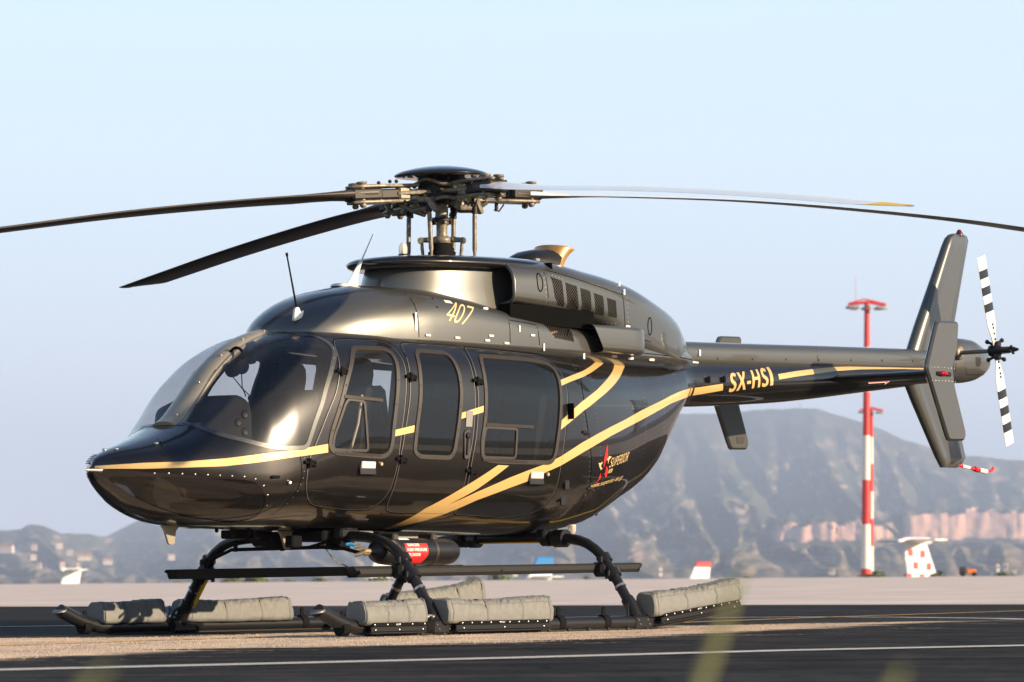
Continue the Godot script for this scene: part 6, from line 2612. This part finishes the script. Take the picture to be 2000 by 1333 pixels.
func beyond() -> void:
	mat("mast_red", Color(0.58, 0.03, 0.025), 0.5)
	mat("mast_white", Color(0.74, 0.69, 0.60), 0.5)
	mat("lamp_housing", Color(0.30, 0.29, 0.28), 0.5)
	mat("plane_white", Color(0.80, 0.79, 0.76), 0.35)
	mat("plane_blue", Color(0.03, 0.20, 0.50), 0.35)
	mat("plane_red", Color(0.65, 0.03, 0.03), 0.35)
	mat("plane_orange", Color(0.80, 0.20, 0.02), 0.35)
	mat("house_wall", Color(0.62, 0.55, 0.47), 0.85)
	mat("house_roof", Color(0.42, 0.20, 0.13), 0.85)
	mat("house_window", Color(0.05, 0.06, 0.07), 0.2)
	var leaf := mat("leaf", Color(0.11, 0.14, 0.025), 0.7)
	leaf.backlight_enabled = true
	leaf.backlight = Color(0.10, 0.14, 0.02)
	var blade_g := mat("grass_leaf", Color(0.20, 0.21, 0.09), 0.6)
	blade_g.backlight_enabled = true
	blade_g.backlight = Color(0.2, 0.24, 0.06)

	mast_lamp(along(1690, 262.0), 21.9, "taller red and white banded light mast standing nearest, left of the dotted airplane tail")
	mast_lamp(along(1699, 425.0), 21.6, "smaller farther red and white light mast half hidden behind the nearer mast")

	# airplanes: only their tails rise over the apron's crest
	var yaw := atan2(FWD.x, -FWD.z)
	var p := airplane("white airplane with a T-shaped tail fin dotted with red and blue squares", along(1800, 345.0), 0.0, 1.33, true, M.plane_white, M.plane_white)
	place_tail(p, 1797.0, 345.0, .55, 68.0)
	for q in [[-10.6, 7.3, 0], [-9.4, 7.2, 0], [-10.1, 6.3, 0], [-8.8, 6.2, 0], [-10.75, 5.4, 0], [-9.5, 5.35, 0], [-10.2, 4.4, 0], [-8.2, 5.2, 1], [-8.7, 4.3, 1]]:
		for s in [1.0, -1.0]:
			var mb := MB.new()
			mb.box(Vector3(q[0], q[1], .155 * s), Vector3(.5, .55, .012), 0.0)
			ob("painted_square", mb, M.plane_blue if q[2] == 1 else M.plane_red, p)
	p = airplane("white airplane with a red-tipped swept tail fin beyond the aft float bag", along(1360, 420.0), 0.0, 1.18, false, M.plane_white, M.plane_red, .88)
	place_tail(p, 1362.0, 420.0, PI + .45, 31.0)
	p = airplane("white airplane whose tail fin is blue on top, seen behind the boarding step", along(1050, 400.0), 0.0, 1.26, false, M.plane_white, M.plane_blue, .72)
	place_tail(p, 1050.0, 400.0, PI + .35, 43.0)
	p = airplane("white airplane with plain tail fin half hidden behind the gas bottle", along(735, 410.0), 0.0, 1.24, false, M.plane_white, M.plane_white)
	place_tail(p, 735.0, 410.0, PI + .5, 42.0)
	p = airplane("white airplane with an orange mark on its T-shaped tail, far left", along(135, 520.0), 0.0, 1.14, true, M.plane_white, M.plane_white)
	place_tail(p, 135.0, 520.0, PI + .5, 24.0)
	for s in [1.0, -1.0]:
		var mb := MB.new()
		mb.ball(Vector3(-9.6, 4.4, .15 * s), Vector3(.55, .9, .02), 12, 8)
		ob("orange_emblem", mb, M.plane_orange, p)

	# red tractor and pale posts by the far edge
	var o := thing("airport_tractor", "small red and dark tow tractor at the apron edge, far right", "tractor", along(1893, 330.0))
	o.position.y = .2
	o.rotation.y = -yaw
	o.scale = Vector3.ONE * .62
	var mb := MB.new()
	mb.box(Vector3(.35, .75, 0), Vector3(1.5, .8, 1.3), .1)
	ob("body", mb, M.plane_orange, o)
	mb = MB.new()
	mb.box(Vector3(-1.0, .95, 0), Vector3(1.0, 1.1, 1.25), .1)
	ob("cab", mb, M.frame, o)
	for q in [[-1.0, .6], [-1.0, -.6], [.8, .6], [.8, -.6]]:
		mb = MB.new()
		mb.lathe(Vector3(q[0], .35, q[1] - .12), Vector3.BACK, [[0, .35], [.24, .35]], 14)
		ob("wheel", mb, M.black_rubber, o)
	# bushes along the crest
	var bm := [bush_mesh(1), bush_mesh(2), bush_mesh(3)]
	var bl := [[455, .75, "wide low green bush at the apron edge under the far boarding step"], [500, .9, "round green bush at the apron edge right of the widest one"], [565, .45, "small sparse bush at the apron edge below the middle of the far step"], [625, .6, "green bush at the apron edge just left of the near step's front end"], [740, .7, "green bush at the apron edge under the gas bottle"], [925, .55, "olive bush at the apron edge behind the rear float bag of the far skid"], [975, .8, "largest olive bush left of the blue airplane tail"], [1150, .42, "tiny dark bush left of the rear landing-gear leg"], [1460, .4, "tiny bush at the apron edge right of the red-tipped airplane tail"], [1709, .75, "green bush at the foot of the nearer light mast"], [1832, .65, "yellow-green bush right of the dotted airplane tail"], [1962, .6, "green bush by the pale block at the right edge"], [350, .4, "small bush at the apron edge left of the far step"], [310, .3, "smallest bush at the apron edge, left of all"]]
	var k := 0
	for q in bl:
		var b := MeshInstance3D.new()
		b.name = nm("bush", self)
		b.mesh = bm[k % 3]
		b.material_override = leaf
		add_child(b, true)
		var at := along(q[0], 212.0)
		b.transform = Transform3D(Basis(Vector3.UP, k * 1.3).scaled(Vector3(q[1], q[1] * .72, q[1]) * 1.3), at)
		tag(b, q[2], "bush", "bushes along the apron edge")
		k += 1
	# houses on the slopes: [column, height, distance, width, storeys]
	var hl := [[12, 63, 4310, 17.4, 6.9, "large pale house high on the slope at the far left edge"], [66, 68, 4405, 7.1, 4.7, "pale house under the left hilltop"], [115, 70, 4595, 9.0, 5.7, "pale house on the left slope, highest below the saddle"], [64, 49, 3740, 6.7, 4.0, "pale house in the middle of the left slope"], [75, 33, 3265, 4.7, 3.5, "pale house low on the slope above the orange-marked tail's left"], [121, 33, 3265, 5.2, 4.1, "round-looking pale house low on the slope above the orange-marked tail"], [135, 58, 4025, 6.5, 4.3, "pale house between the saddle and the orange-marked tail"], [152, 32, 3170, 4.0, 3.4, "pale house right of the round-looking one, low on the slope"], [164, 48, 3740, 15.1, 3.3, "long pale building on the slope right of the orange-marked tail"], [210, 40, 3550, 9.9, 3.2, "low pale building right of the long one"], [334, 47, 4310, 9.2, 4.6, "pale house above the front end of the far boarding step"], [400, 42, 4120, 14.1, 4.4, "long pale house right of the far leg's clamp"], [1183, 30, 3360, 5.4, 4.2, "pink house right of the rear landing-gear leg clamp"], [1235, 35, 3550, 7.6, 3.8, "pale house over the rear end of the near step"], [1290, 10, 2600, 2.8, 4.6, "pale upright tower between the step and the red-tipped tail"], [1625, 10, 2600, 4.2, 2.8, "pale house left of the mast's foot"], [1965, 14, 2600, 3.3, 5.1, "pale tower block at the right edge"], [1950, 13, 2600, 2.8, 3.7, "pale house left of the tower block at the right edge"], [1983, 10, 2600, 3.3, 2.8, "low pale house right of the tower block at the right edge"], [1006, 12, 2600, 3.7, 2.3, "pale house low behind the near boarding step"]]
	for q in hl:
		house(slope_at(q[0], q[1] - 4.0, q[2]), q[3], q[4], q[3] * .7, -yaw + .3 * sin(q[0]), q[5])
	# an antenna on the summit
	o = thing("summit_antenna", "tiny antenna mast on the summit of the big hill", "antenna", slope_at(1569, 326, 5750))
	mb = MB.new()
	mb.cyl(Vector3(0, -8, 0), Vector3(0, 9, 0), .6, .4, 6)
	ob("pole", mb, M.lamp_housing, o)
	mb = MB.new()
	mb.box(Vector3(0, 5, 0), Vector3(5, 4, 2), .2)
	ob("dish", mb, M.lamp_housing, o)

	# blades of grass close to the lens
	for q in [[1462, 1085, 1365, 1345, 2.3, .010, "tall blurred blade of grass in front, right of the middle"], [225, 1290, 160, 1345, 2.0, .010, "blurred tip of grass at the bottom left"], [1768, 1300, 1740, 1345, 2.1, .008, "short blurred tip of grass at the bottom right"]]:
		var d0: Vector3 = FWD + RIGHT * ((q[0] - 1000.0) / 6438.2) - UPV * ((q[1] - 666.5) / 6438.2)
		var d1: Vector3 = FWD + RIGHT * ((q[2] - 1000.0) / 6438.2) - UPV * ((q[3] - 666.5) / 6438.2)
		var a: Vector3 = EYE + d0 * q[4]
		var b: Vector3 = EYE + d1 * q[4]
		var root := b + (b - a).normalized() * .12
		root.y = 0.0
		var rows := []
		var lr := Vector3(RIGHT.x, 0, RIGHT.z).normalized()
		for i in 17:
			var t := i / 16.0
			var c := root.lerp(b, t * 1.6) if t < .6 else b.lerp(a, (t - .625) / .375 if t > .625 else 0.0)
			var w: float = q[5] * .5 * (1.0 if t < .7 else pow(maxf(1.0 - (t - .7) / .3, .02), .6))
			var ring := PackedVector3Array()
			for m in 6:
				var an := TAU * m / 6
				ring.append(c + lr * w * cos(an) + Vector3(FWD.x, 0, FWD.z) * .0006 * sin(an))
			rows.append(ring)
		mb = MB.new()
		mb.rings(rows)
		var gb := ob("grass_blade", mb, blade_g, self)
		tag(gb, q[6], "grass", "blades of grass before the lens")


# turn an airplane and slide it so that its fin stands in the wanted column
func place_tail(o: Node3D, px: float, dist: float, turn: float, rise: float) -> void:
	o.rotation.y = turn - atan2(FWD.x, -FWD.z)
	o.position = along(px, dist) - o.basis * Vector3(-9.6, 0, 0)
	o.position.y = EYE.y + rise / 6438.0 * dist - 8.3 * o.scale.x


func _ready() -> void:
	rng.seed = 7
	look()
	ground()
	hills()
	dress()
	shapes()
	heli = thing("helicopter", "parked glossy dark helicopter with gold stripes, four drooping rotor blades and covered skid floats", "helicopter")
	fuselage()
	cabin()
	upper_works()
	rotor()
	tail()
	gear()
	beyond()
